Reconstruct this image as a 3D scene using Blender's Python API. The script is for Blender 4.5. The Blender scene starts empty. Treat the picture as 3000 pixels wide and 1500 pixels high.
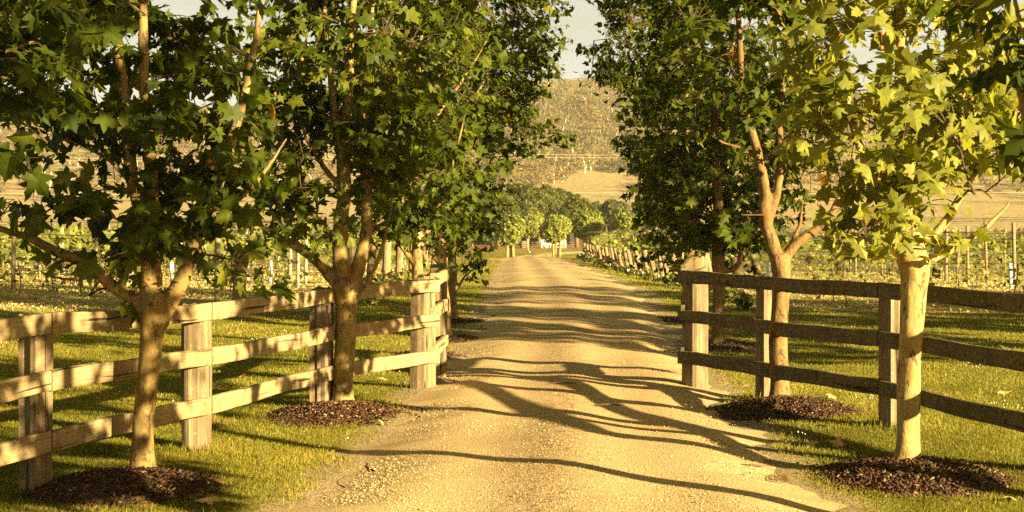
import bpy, math, random
import numpy as np
from mathutils import Vector

rng = np.random.default_rng(7)
random.seed(7)
F = 4400.0; HZ = 680.0; EYE = 1.7
SUN_AZ = math.radians(50)      # to the right of straight behind the camera
SUN_EL = math.radians(13.5)
sc = bpy.context.scene
COL = sc.collection

# ------------------------------------------------------------------ helpers
def P(px, py, d):
    return np.array([(px - 1500) * d / F, d, EYE - (py - HZ) * d / F])

PD = np.array([-60, 5, 9, 15, 20, 25, 33, 45, 55, 83, 100, 115, 160, 230, 300, 335, 3000.])
PZ = np.array([-.05, -.04, -.03, 0, .03, .14, .33, .36, .32, .16, -.05, -.25, -.35, -.5, -.3, .1, .1])
_fd = np.linspace(-60, 340, 4001)
_fz = np.interp(_fd, PD, PZ)
_k = np.hanning(61); _k /= _k.sum()
_fz = np.convolve(np.pad(_fz, 30, mode='edge'), _k, mode='valid')
def prof(d):
    return np.interp(d, _fd, _fz)
RCD = np.array([-40, 9, 12, 20, 26, 33, 40, 112.])
RCX = np.array([-.2, .30, .45, .78, 1.05, 1.25, 1.28, 1.28])
def rcx(d): return np.interp(d, RCD, RCX)
RHD = np.array([-40, 5, 9, 12.5, 15, 18, 22, 33, 112.])
RHW = np.array([2.2, 1.9, 1.62, 1.52, 1.5, 1.48, 1.5, 1.6, 1.6])
def rhw(d): return np.interp(d, RHD, RHW)
def wob(d, s):   # edge wobble of the drive
    return .10*np.sin(d*1.9+s*3)+.07*np.sin(d*4.3+s*5)+.05*np.sin(d*9.1+s)+.03*np.sin(d*17.+2*s)
def sstep(a, b, x):
    t = np.clip((x-a)/(b-a), 0, 1); return t*t*(3-2*t)
def gz(x, d):
    x = np.asarray(x, float); d = np.asarray(d, float)
    z = prof(d) + .018*np.sin(x*1.7+d*.6)+.015*np.sin(d*1.3-x*.8)+.04*np.sin(x*.21+1)*sstep(6, 20, np.abs(x))
    return z-.22*sstep(2.9, 4.6, x)*sstep(36, 46, d)*(1-sstep(75, 98, d))

class MB:
    def __init__(s): s.V=[]; s.T=[]; s.Q=[]; s.tint=[]; s.guv=[]; s.n=0; s.mt=[]; s.mq=[]
    def add(s, V, T=None, Q=None, tint=None, guv=None, mat=0):
        V = np.asarray(V, float).reshape(-1, 3)
        if T is not None and len(T):
            T = np.asarray(T, int); s.T.append(T+s.n); s.mt.append(np.full(len(T), mat))
        if Q is not None and len(Q):
            Q = np.asarray(Q, int); s.Q.append(Q+s.n); s.mq.append(np.full(len(Q), mat))
        s.V.append(V)
        s.tint.append(np.full(len(V), .5) if tint is None else np.broadcast_to(np.asarray(tint, float), (len(V),)))
        s.guv.append(np.zeros((len(V), 3)) if guv is None else np.asarray(guv, float))
        s.n += len(V)
    def build(s, name, mats, parent=None, origin=None, smooth=False):
        V = np.concatenate(s.V)
        if origin is not None: V = V-np.asarray(origin)
        T = np.concatenate(s.T) if s.T else np.zeros((0, 3), int)
        Q = np.concatenate(s.Q) if s.Q else np.zeros((0, 4), int)
        me = bpy.data.meshes.new(name)
        me.vertices.add(len(V)); me.vertices.foreach_set('co', V.astype(np.float32).ravel())
        loops = np.concatenate([T.ravel(), Q.ravel()])
        me.loops.add(len(loops)); me.loops.foreach_set('vertex_index', loops.astype(np.int32))
        st = np.concatenate([np.arange(len(T))*3, len(T)*3+np.arange(len(Q))*4])
        me.polygons.add(len(st)); me.polygons.foreach_set('loop_start', st.astype(np.int32))
        mi = np.concatenate((s.mt+s.mq) if False else ([np.concatenate(s.mt)] if s.mt else [])+([np.concatenate(s.mq)] if s.mq else []))
        me.polygons.foreach_set('material_index', mi.astype(np.int32))
        me.polygons.foreach_set('use_smooth', np.full(len(st), smooth))
        a = me.attributes.new('tint', 'FLOAT', 'POINT'); a.data.foreach_set('value', np.concatenate(s.tint).astype(np.float32))
        g = np.concatenate(s.guv)
        if np.any(g):
            a = me.attributes.new('guv', 'FLOAT_VECTOR', 'POINT'); a.data.foreach_set('vector', g.astype(np.float32).ravel())
        me.update(calc_edges=True); me.validate()
        for m in (mats if isinstance(mats, (list, tuple)) else [mats]): me.materials.append(m)
        o = bpy.data.objects.new(name, me); COL.objects.link(o)
        if parent is not None: o.parent = parent
        return o

def tag(o, label=None, cat=None, group=None, kind=None):
    if label: o['label'] = label
    if cat: o['category'] = cat
    if group: o['group'] = group
    if kind: o['kind'] = kind
    return o
def thing(name, loc, label, cat, group=None, rz=0):
    o = bpy.data.objects.new(name, None); o.location = [float(v) for v in loc]; o.rotation_euler = (0, 0, rz)
    o.empty_display_size = .2; COL.objects.link(o)
    return tag(o, label, cat, group)
def copy_tree(o, parent=None):
    c = o.copy(); COL.objects.link(c); c.parent = parent
    for ch in o.children: copy_tree(ch, c)
    return c

def catmull(pts, n):
    pts = np.asarray(pts, float)
    if len(pts) < 3:
        t = np.linspace(0, 1, n)[:, None]; return pts[0]*(1-t)+pts[-1]*t
    p = np.vstack([2*pts[0]-pts[1], pts, 2*pts[-1]-pts[-2]])
    seg = len(pts)-1; out = []
    for u in np.linspace(0, seg-1e-6, n):
        i = int(u); t = u-i; a, b, c, d = p[i], p[i+1], p[i+2], p[i+3]
        out.append(.5*((2*b)+(-a+c)*t+(2*a-5*b+4*c-d)*t*t+(-a+3*b-3*c+d)*t**3))
    return np.array(out)
def tube(path, rad, sides=8, cap=True, noise=0, seed=0):
    path = np.asarray(path, float); n = len(path); rad = np.broadcast_to(rad, (n,)).astype(float)
    tan = np.gradient(path, axis=0); tan /= np.linalg.norm(tan, axis=1)[:, None]+1e-9
    ref = np.array([1, 0, 0.]) if abs(tan[0][0]) < .8 else np.array([0, 1, 0.])
    A = np.cross(tan, ref); A /= np.linalg.norm(A, axis=1)[:, None]+1e-9
    for i in range(1, n):      # parallel transport
        v = A[i-1]-tan[i]*np.dot(A[i-1], tan[i]); A[i] = v/(np.linalg.norm(v)+1e-9)
    B = np.cross(tan, A)
    th = np.arange(sides)*2*math.pi/sides
    R = np.repeat(rad[:, None], sides, 1)
    if noise:
        g = np.random.default_rng(seed)
        ph = g.uniform(0, 6.28, 4)
        ii = np.arange(n)[:, None]
        R = R*(1+noise*(np.sin(2*th[None]+ii*.35+ph[0])*.6+np.sin(3*th[None]-ii*.6+ph[1])*.5+np.sin(ii*.9+ph[2])*.4)+g.normal(0, noise*.25, (n, sides)))
    V = path[:, None]+R[..., None]*(np.cos(th)[None, :, None]*A[:, None]+np.sin(th)[None, :, None]*B[:, None])
    i = np.arange(n-1)[:, None]*sides; j = np.arange(sides)[None]; j2 = (j+1) % sides
    Q = np.stack([i+j, i+j2, i+sides+j2, i+sides+j], -1).reshape(-1, 4)
    V = V.reshape(-1, 3); T = []
    if cap:
        V = np.vstack([V, path[0], path[-1]]); a = n*sides; b = a+1; e = (n-1)*sides
        for k in range(sides):
            T.append((a, (k+1) % sides, k)); T.append((b, e+k, e+(k+1) % sides))
    L = np.concatenate([[0], np.cumsum(np.linalg.norm(np.diff(path, axis=0), axis=1))])
    guv = np.stack([np.repeat(L, sides), np.tile(th, n)*np.repeat(rad, sides), np.zeros(n*sides)], 1)
    if cap: guv = np.vstack([guv, [0, 0, 0], [L[-1], 0, 0]])
    return V, np.array(T, int).reshape(-1, 3), Q, guv
def box(mb, c, s, rz=0, tint=.5, mat=0, tilt=None):
    x, y, z = np.array(s)/2
    V = np.array([(-x,-y,-z),(x,-y,-z),(x,y,-z),(-x,y,-z),(-x,-y,z),(x,-y,z),(x,y,z),(-x,y,z)])
    if tilt: 
        a, ax = tilt; ca, sa = math.cos(a), math.sin(a)
        R = np.array([[1,0,0],[0,ca,-sa],[0,sa,ca]]) if ax == 'x' else np.array([[ca,0,sa],[0,1,0],[-sa,0,ca]])
        V = V@R.T
    ca, sa = math.cos(rz), math.sin(rz)
    guv = V[:, [0, 1, 2]].copy() if s[0] >= s[2] else V[:, [2, 0, 1]].copy()
    V = V@np.array([[ca,-sa,0],[sa,ca,0],[0,0,1]]).T+np.array(c)
    mb.add(V, Q=[(0,3,2,1),(4,5,6,7),(0,1,5,4),(1,2,6,5),(2,3,7,6),(3,0,4,7)], tint=tint, guv=guv, mat=mat)

# ------------------------------------------------------------------ materials
def newmat(name):
    m = bpy.data.materials.new(name); m.use_nodes = True
    nt = m.node_tree; nt.nodes.clear()
    return m, nt
def N(nt, typ, **kw):
    n = nt.nodes.new(typ)
    for k, v in kw.items():
        if k.startswith('i_'):
            key = k[2:]; key = int(key) if key.isdigit() else key.replace('_', ' ')
            n.inputs[key].default_value = v
        else: setattr(n, k, v)
    return n
def L(nt, a, b): nt.links.new(a, b)
def ramp(nt, fac, stops):
    r = N(nt, 'ShaderNodeValToRGB'); e = r.color_ramp.elements
    while len(e) < len(stops): e.new(.5)
    for el, (p, c) in zip(e, stops): el.position = p; el.color = (*c, 1)
    L(nt, fac, r.inputs[0]); return r.outputs[0]
def noise(nt, vec, scale, detail=4, rough=.6, dist=0):
    n = N(nt, 'ShaderNodeTexNoise', i_Scale=scale, i_Detail=detail, i_Roughness=rough, i_Distortion=dist)
    L(nt, vec, n.inputs['Vector']); return n.outputs['Fac']
def mapping(nt, vec, scale=(1,1,1), loc=(0,0,0)):
    n = N(nt, 'ShaderNodeMapping'); n.inputs['Scale'].default_value = scale; n.inputs['Location'].default_value = loc
    L(nt, vec, n.inputs['Vector']); return n.outputs[0]
def mix(nt, fac, a, b, typ='MIX'):
    n = N(nt, 'ShaderNodeMix', data_type='RGBA', blend_type=typ)
    for i, s in ((0, fac), (6, a), (7, b)):
        if hasattr(s, 'links') or hasattr(s, 'is_linked'): L(nt, s, n.inputs[i])
        else: n.inputs[i].default_value = s if i == 0 else (*s, 1)
    return n.outputs[2]
def mrange(nt, v, a, b, c=0, d=1):
    n = N(nt, 'ShaderNodeMapRange', i_1=a, i_2=b, i_3=c, i_4=d); n.interpolation_type = 'SMOOTHSTEP'
    L(nt, v, n.inputs[0]); return n.outputs[0]
def math_(nt, op, a, b=None):
    n = N(nt, 'ShaderNodeMath', operation=op)
    for i, s in enumerate((a, b)):
        if s is None: continue
        if hasattr(s, 'is_linked'): L(nt, s, n.inputs[i])
        else: n.inputs[i].default_value = s
    return n.outputs[0]
def pos(nt): return N(nt, 'ShaderNodeNewGeometry').outputs['Position']
def attr(nt, name, out='Fac'): return N(nt, 'ShaderNodeAttribute', attribute_name=name).outputs[out]
def finish(nt, color, rough=.8, bump=None, bs=.5, bd=.01, spec=.3, trans=0, tcol=None):
    p = N(nt, 'ShaderNodeBsdfPrincipled'); o = N(nt, 'ShaderNodeOutputMaterial')
    if hasattr(color, 'is_linked'): L(nt, color, p.inputs['Base Color'])
    else: p.inputs['Base Color'].default_value = (*color, 1)
    if hasattr(rough, 'is_linked'): L(nt, rough, p.inputs['Roughness'])
    else: p.inputs['Roughness'].default_value = rough
    p.inputs['Specular IOR Level'].default_value = spec*.5
    if bump is not None:
        b = N(nt, 'ShaderNodeBump', i_Strength=bs, i_Distance=bd); L(nt, bump, b.inputs['Height']); L(nt, b.outputs[0], p.inputs['Normal'])
    s = p.outputs[0]
    if trans:
        t = N(nt, 'ShaderNodeBsdfTranslucent'); L(nt, tcol if tcol is not None else color, t.inputs[0])
        mx = N(nt, 'ShaderNodeMixShader', i_0=trans); L(nt, s, mx.inputs[1]); L(nt, t.outputs[0], mx.inputs[2]); s = mx.outputs[0]
    L(nt, s, o.inputs[0])

def leaf_mat(name, dark, mid, light, trans=.45, rough=.5, spec=.25):
    m, nt = newmat(name)
    c = ramp(nt, attr(nt, 'tint'), [(0, dark), (.5, mid), (.93, light), (1, (.30, .15, .03))])
    n = noise(nt, pos(nt), 30, 2)
    c = mix(nt, mrange(nt, n, .35, .7, .8, 1.15), (0, 0, 0), c)
    c2 = mix(nt, 1.0, c, (1.5, 1.45, .5), 'MULTIPLY')
    finish(nt, c, rough, spec=spec, trans=trans, tcol=c2)
    return m
M = {}
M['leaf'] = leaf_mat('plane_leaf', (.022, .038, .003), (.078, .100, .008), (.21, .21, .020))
M['leaf_sunlit'] = leaf_mat('sunlit_plane_leaf', (.085, .10, .012), (.21, .22, .034), (.36, .34, .08))  # paler copy for one tree; direct sun is put into its colour
M['topiary'] = leaf_mat('topiary_leaf', (.09, .115, .016), (.22, .24, .04), (.38, .37, .11), .35)
M['grove'] = leaf_mat('grove_leaf', (.03, .038, .005), (.085, .095, .011), (.17, .165, .022), .3)
M['vine'] = leaf_mat('vine_leaf', (.06, .075, .012), (.16, .17, .03), (.30, .28, .07), .35)
M['weed'] = leaf_mat('weed_leaf', (.16, .13, .035), (.34, .27, .09), (.50, .40, .17), .2)
M['gum'] = leaf_mat('hazy_gum_leaf', (.135, .108, .040), (.195, .152, .058), (.26, .20, .082), .5)  # olive foliage lightened: golden light and haze are in the colour
M['blade'] = leaf_mat('grass_blade', (.050, .060, .006), (.20, .185, .02), (.44, .36, .10), .4, .6)

def bark_mat(name, a, b, c):
    m, nt = newmat(name); p = pos(nt)
    v = N(nt, 'ShaderNodeTexVoronoi', i_Scale=9); L(nt, mapping(nt, p, (1, 1, .45)), v.inputs['Vector'])
    n1 = noise(nt, mapping(nt, p, (1, 1, .35)), 12, 6, .7, 1.2)
    n2 = noise(nt, p, 45, 4)
    col = mix(nt, mrange(nt, n1, .48, .56), a, b)
    col = mix(nt, mrange(nt, n2, .3, .75, 0, .45), col, c)
    fl = mrange(nt, noise(nt, mapping(nt, p, (1, 1, .5)), 19, 4, .6, .6), .58, .63)
    col = mix(nt, math_(nt, 'MULTIPLY', fl, .85), col, (.07, .038, .018))
    finish(nt, col, .75, math_(nt, 'ADD', math_(nt, 'MULTIPLY', n1, 1.), math_(nt, 'MULTIPLY', fl, -.5)), .5, .012)
    return m
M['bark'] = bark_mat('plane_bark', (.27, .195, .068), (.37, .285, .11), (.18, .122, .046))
M['bark_shaded'] = bark_mat('shaded_plane_bark', (.205, .138, .046), (.30, .215, .080), (.125, .08, .03))  # darker copy of the plane bark, half shade put into the colour
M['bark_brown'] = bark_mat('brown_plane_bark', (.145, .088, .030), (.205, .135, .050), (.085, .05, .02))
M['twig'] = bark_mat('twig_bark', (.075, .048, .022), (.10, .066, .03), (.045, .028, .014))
M['bark_dark'] = bark_mat('dark_bark', (.14, .092, .042), (.19, .13, .06), (.08, .05, .025))

def wood_mat(name, dark, light, lichen=.5, spots=.0):
    m, nt = newmat(name); g = attr(nt, 'guv', 'Vector'); p = pos(nt)
    n1 = noise(nt, mapping(nt, g, (2.2, 60, 60)), 1, 6, .7)
    n2 = noise(nt, mapping(nt, g, (.8, 22, 22)), 1, 3, .6, .5)
    big = noise(nt, p, 3.5, 3)
    col = ramp(nt, n1, [(.25, dark), (.7, light)])
    col = mix(nt, mrange(nt, big, .3, .7, 0, .5), col, tuple(v*.6 for v in light))
    crack = mrange(nt, n2, .33, .38, 1, 0)
    col = mix(nt, math_(nt, 'MULTIPLY', crack, .95), col, (.02, .013, .008))
    st = mrange(nt, noise(nt, mapping(nt, p, (1, 1, .35)), 7, 4, .65), .45, .68)
    col = mix(nt, math_(nt, 'MULTIPLY', st, .55), col, tuple(v*.8 for v in dark))
    l1 = mrange(nt, noise(nt, p, 32, 4, .7), .60, .66)
    l2 = mrange(nt, noise(nt, p, 4, 2), .42, .6)
    col = mix(nt, math_(nt, 'MULTIPLY', math_(nt, 'MULTIPLY', l1, l2), lichen), col, (.44, .40, .21))
    up = N(nt, 'ShaderNodeSeparateXYZ'); L(nt, N(nt, 'ShaderNodeNewGeometry').outputs['Normal'], up.inputs[0])
    mm = math_(nt, 'MULTIPLY', mrange(nt, up.outputs[2], .5, .9), mrange(nt, noise(nt, p, 22, 4), .4, .6))
    col = mix(nt, math_(nt, 'MULTIPLY', mm, .6), col, (.20, .18, .06))
    if spots:
        s = mrange(nt, noise(nt, p, 17, 3, .65), .58, .63)
        col = mix(nt, math_(nt, 'MULTIPLY', s, spots), col, (.045, .033, .018))
        s2 = mrange(nt, noise(nt, mapping(nt, p, loc=(7, 3, 1)), 26, 4, .7), .56, .64)
        col = mix(nt, math_(nt, 'MULTIPLY', s2, .55), col, (.26, .24, .085))
    h = math_(nt, 'SUBTRACT', n1, math_(nt, 'MULTIPLY', crack, 1.2))
    finish(nt, col, .85, h, .7, .008)
    return m
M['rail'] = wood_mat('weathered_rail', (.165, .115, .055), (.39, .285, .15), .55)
M['rail_shaded'] = wood_mat('shaded_lichen_rail', (.075, .054, .026), (.165, .122, .062), .6, .85)  # base darkened to paint the rails' shaded side; lichen spots are real
M['post'] = wood_mat('split_post', (.085, .058, .03), (.28, .205, .115), .6)
M['endpost'] = wood_mat('round_post', (.14, .095, .045), (.31, .225, .12), .2)
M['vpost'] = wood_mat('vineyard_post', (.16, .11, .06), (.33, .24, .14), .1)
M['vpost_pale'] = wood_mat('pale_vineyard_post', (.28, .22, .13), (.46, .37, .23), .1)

def plain(name, col, rough=.7, spec=.3, metal=0):
    m, nt = newmat(name)
    n = noise(nt, pos(nt), 14, 4)
    finish(nt, mix(nt, mrange(nt, n, .3, .7, .82, 1.0), tuple(v*.5 for v in col), col), rough, spec=spec)
    return m
M['white'] = plain('white_paint', (.6, .58, .52)); M['wire'] = plain('wire', (.09, .08, .065), .6)
M['sign'] = plain('sign_board', (.04, .04, .045)); M['roof'] = plain('dark_roof', (.03, .025, .02))
M['timber'] = plain('dark_timber', (.055, .04, .028)); M['timber2'] = plain('brown_timber', (.15, .105, .065))
M['seed'] = plain('seed_ball', (.30, .13, .04)); M['petal'] = plain('petal', (.8, .76, .66)); M['guard'] = plain('vine_guard', (.62, .68, .68))
M['dryleaf'] = plain('dry_leaf', (.42, .29, .13)); M['cable'] = plain('cable', (.55, .45, .30)); M['stick'] = plain('stick', (.12, .08, .05))
M['barrel'] = plain('barrel', (.10, .07, .045)); M['hoop'] = plain('hoop', (.2, .19, .17), .4)

# gravel
def gravel_mat(name, base, stones=1.):
    m, nt = newmat(name); p = pos(nt)
    v = N(nt, 'ShaderNodeTexVoronoi', i_Scale=55.); L(nt, p, v.inputs['Vector'])
    v2 = N(nt, 'ShaderNodeTexVoronoi', i_Scale=120.); L(nt, p, v2.inputs['Vector'])
    big = noise(nt, p, .9, 4); med = noise(nt, p, 6, 5, .7)
    sep = N(nt, 'ShaderNodeSeparateColor'); L(nt, v.outputs['Color'], sep.inputs[0])
    c = ramp(nt, sep.outputs[0], [(0, tuple(b*.72 for b in base)), (.5, base), (1, tuple(min(.8, b*1.22) for b in base))])
    c = mix(nt, mrange(nt, big, .35, .7, 0, .38), c, (base[0]*.72, base[1]*.62, base[2]*.5))
    c = mix(nt, mrange(nt, med, .35, .75, 0, .4), c, (base[0]*.8, base[1]*.72, base[2]*.6))
    d = mrange(nt, noise(nt, p, 24, 3, .6), .66, .72)
    c = mix(nt, math_(nt, 'MULTIPLY', d, .5), c, (.10, .065, .03))
    u = math_(nt, 'ADD', attr(nt, 'tint'), math_(nt, 'MULTIPLY', math_(nt, 'SUBTRACT', noise(nt, p, 1.3, 3), .5), .12))
    crown_ = math_(nt, 'SUBTRACT', 1., mrange(nt, math_(nt, 'ABSOLUTE', math_(nt, 'SUBTRACT', u, .47)), .02, .12))
    tr_ = math_(nt, 'SUBTRACT', 1., mrange(nt, math_(nt, 'ABSOLUTE', math_(nt, 'SUBTRACT', math_(nt, 'ABSOLUTE', math_(nt, 'SUBTRACT', u, .47)), .25)), .03, .13))
    c = mix(nt, math_(nt, 'MULTIPLY', tr_, .35), c, (base[0]*1.08, base[1]*1.02, base[2]*.95))
    deb = math_(nt, 'MULTIPLY', crown_, mrange(nt, noise(nt, p, 17, 4, .7), .5, .62))
    c = mix(nt, math_(nt, 'MULTIPLY', deb, .7), c, (.12, .075, .032))
    h = math_(nt, 'ADD', math_(nt, 'MULTIPLY', v.outputs['Distance'], -.6), math_(nt, 'ADD', math_(nt, 'MULTIPLY', v2.outputs['Distance'], -.4), math_(nt, 'MULTIPLY', med, .9)))
    finish(nt, c, .9, h, .5, .010, .2)
    return m
M['gravel'] = gravel_mat('drive_gravel', (.49, .365, .19))
m, nt = newmat('gravel_stone'); finish(nt, ramp(nt, attr(nt, 'tint'), [(0, (.20, .135, .06)), (.5, (.40, .295, .15)), (1, (.50, .385, .21))]), .85); M['stone'] = m
m, nt = newmat('mulch'); p = pos(nt)
v = N(nt, 'ShaderNodeTexVoronoi', i_Scale=38.); L(nt, mapping(nt, p, (1, .6, 1)), v.inputs['Vector'])
sp = N(nt, 'ShaderNodeSeparateColor'); L(nt, v.outputs['Color'], sp.inputs[0])
finish(nt, ramp(nt, sp.outputs[0], [(0, (.026, .014, .008)), (.7, (.08, .040, .019)), (.93, (.12, .065, .033)), (1, (.26, .18, .10))]), .9,
       math_(nt, 'ADD', v.outputs['Distance'], noise(nt, p, 30, 4)), .9, .03); M['mulch'] = m
m, nt = newmat('chip'); finish(nt, ramp(nt, attr(nt, 'tint'), [(0, (.026, .013, .007)), (.8, (.085, .042, .020)), (.95, (.14, .075, .038)), (1, (.36, .26, .14))]), .85); M['chip'] = m

# ground
m, nt = newmat('ground'); p = pos(nt)
n1 = noise(nt, p, .7, 5, .6); n2 = noise(nt, p, 9, 5, .7); n3 = noise(nt, mapping(nt, p, (1, .4, 1)), 42, 4, .7)
lawn = ramp(nt, n2, [(.25, (.12, .125, .012)), (.5, (.24, .215, .028)), (.75, (.38, .31, .065))])
lawn = mix(nt, mrange(nt, n1, .35, .65, 0, .4), lawn, (.25, .205, .04))
lawn = mix(nt, mrange(nt, n3, .3, .7, .5, 0), lawn, (.11, .105, .012))
weeds = ramp(nt, n3, [(.3, (.17, .13, .035)), (.5, (.33, .26, .09)), (.7, (.46, .37, .16))])
weeds = mix(nt, mrange(nt, n1, .4, .6, 0, .5), weeds, (.26, .22, .06))
c = mix(nt, attr(nt, 'vine'), lawn, weeds)
dn = math_(nt, 'ADD', attr(nt, 'dirt'), math_(nt, 'MULTIPLY', math_(nt, 'SUBTRACT', n2, .5), 1.3))
c = mix(nt, mrange(nt, dn, .35, .65), c, mix(nt, n3, (.20, .14, .07), (.42, .33, .19)))
c = mix(nt, mrange(nt, math_(nt, 'ADD', attr(nt, 'barkm'), math_(nt, 'MULTIPLY', math_(nt, 'SUBTRACT', n1, .5), .4)), .4, .6), c, (.26, .13, .065))
finish(nt, c, .9, math_(nt, 'ADD', n2, n3), .8, .04, .15); M['ground'] = m
m, nt = newmat('hill'); p = pos(nt)
n1 = noise(nt, p, .02, 5); n2 = noise(nt, p, .25, 5, .7)
c = ramp(nt, n2, [(.3, (.24, .175, .07)), (.7, (.40, .30, .13))])
c = mix(nt, mrange(nt, n1, .4, .65, 0, .4), c, (.25, .21, .10)); finish(nt, c, .95, n2, .6, 1.); M['hill'] = m

# ------------------------------------------------------------------ ground, drive, hill
xs = np.concatenate([np.linspace(-900, -60, 30), np.linspace(-55, -12, 44), np.linspace(-11.8, -5, 30), np.arange(-4.9, 5.5, .14), np.linspace(5.6, 14, 34), np.linspace(15, 60, 46), np.linspace(70, 900, 30)])
ds = np.concatenate([np.arange(-60, 5, 3.), np.arange(5, 30, .2), np.arange(30, 60, .6), np.arange(60, 120, 1.), np.arange(120, 200, 3.), np.linspace(200, 335, 24)])
X, D = np.meshgrid(xs, ds)
cx, hw = rcx(D), rhw(D)
inr = np.clip(1-sstep(-.45, .0, np.abs(X-cx)-hw), 0, 1)*(D < 112)
Z = gz(X, D)-.07*inr
mb = MB(); nx = len(xs); nd = len(ds)
i = np.arange(nd-1)[:, None]*nx; j = np.arange(nx-1)[None]
Q = np.stack([i+j, i+j+1, i+nx+j+1, i+nx+j], -1).reshape(-1, 4)
mb.add(np.stack([X, D, Z], -1).reshape(-1, 3), Q=Q)
ground = mb.build('ground', M['ground'], smooth=True); tag(ground, kind='structure')
edge = np.abs(X-cx)-hw
dirt = (1-sstep(-.1, .75, edge))*(D < 112)
vine = np.maximum(sstep(4.3, 5.6, X), sstep(-3.2, -4.6, X)*0+sstep(3.0, 4.6, -X))*sstep(26, 30, D+.25*np.abs(X)*0+np.where(X < 0, 0, 0))
vine = vine*(1-sstep(118, 124, D))
barkm = sstep(180, 192, D)*(1-sstep(290, 300, D))*(np.abs(X-6) < 60)
for nm, arr in (('dirt', dirt), ('vine', vine), ('barkm', barkm)):
    a = ground.data.attributes.new(nm, 'FLOAT', 'POINT'); a.data.foreach_set('value', arr.astype(np.float32).ravel())

def strip(name, path, halfw, lift, mat, crown=.06, cols=26, seed=1, jag=1.):
    """a ribbon of gravel along path (x, d) with ragged edges and a crown"""
    path = np.asarray(path, float); n = len(path)
    t = np.gradient(path, axis=0); t /= np.linalg.norm(t, axis=1)[:, None]
    nrm = np.stack([t[:, 1], -t[:, 0]], 1)
    s = np.concatenate([[0], np.cumsum(np.linalg.norm(np.diff(path, axis=0), axis=1))])
    u = np.linspace(-1, 1, cols)
    hl = halfw+jag*wob(s, seed); hr = halfw+jag*wob(s, seed+1.7)
    off = np.where(u[None] < 0, u[None]*hl[:, None], u[None]*hr[:, None])
    XY = path[:, None]+nrm[:, None]*off[..., None]
    z = gz(XY[..., 0], XY[..., 1])+lift+crown*(1-u[None]**2)+.012*np.cos(u[None]*9.4)*(crown > 0)
    V = np.concatenate([XY, z[..., None]], -1).reshape(-1, 3)
    i = np.arange(n-1)[:, None]*cols; j = np.arange(cols-1)[None]
    Q = np.stack([i+j, i+j+1, i+cols+j+1, i+cols+j], -1).reshape(-1, 4)
    mb = MB(); mb.add(V, Q=Q, tint=np.tile(u*.5+.5, n)); o = mb.build(name, mat, smooth=True); return tag(o, kind='structure')
rd = np.concatenate([np.arange(-40, 6, 1.), np.arange(6, 30, .12), np.arange(30, 60, .5), np.arange(60, 98, 1.)])
far = catmull([(1.28, 98), (1.35, 108), (1.9, 122), (3.6, 138), (7.5, 152), (14, 160), (24, 164)], 40)
strip('gravel_drive', np.vstack([np.stack([rcx(rd), rd], 1), far]), np.concatenate([rhw(rd), np.linspace(1.6, 1.5, 40)]), .012, M['gravel'])
strip('gravel_path', catmull([(1.3, 84), (-1.2, 84.5), (-5, 86), (-12, 90), (-24, 96)], 60), np.linspace(3.2, 2.6, 60), .022, M['gravel'], 0.0, seed=4)
strip('gravel_path', catmull([(1.3, 80), (3.4, 80.5), (4.4, 80.2)], 20), np.linspace(1.7, .6, 20), .032, M['gravel'], 0.0, seed=6)

def hillz(x, d):
    zc = np.interp(d, [320, 335, 380, 450, 550, 650, 800, 1000, 1150, 1500], [-.1, .1, 3, 9.5, 19, 34, 60, 87, 90, 50])
    k = sstep(400, 900, d)
    r = 1+.10*np.sin(x/150+.8)+.06*np.sin(x/61+2)+.03*np.sin(x/27+d/60)
    g = .05*np.sin(x/38+d/90)*np.sin(d/70)
    return zc*(1+k*(r-1)+g*k)
hx = np.linspace(-1000, 1000, 160); hd = np.concatenate([np.linspace(330, 560, 30), np.linspace(570, 1500, 60)])
X, D = np.meshgrid(hx, hd); mb = MB(); nx = len(hx); nd = len(hd)
i = np.arange(nd-1)[:, None]*nx; j = np.arange(nx-1)[None]
mb.add(np.stack([X, D, hillz(X, D)], -1).reshape(-1, 3), Q=np.stack([i+j, i+j+1, i+nx+j+1, i+nx+j], -1).reshape(-1, 4))
tag(mb.build('hill', M['hill'], smooth=True), kind='structure')

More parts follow.
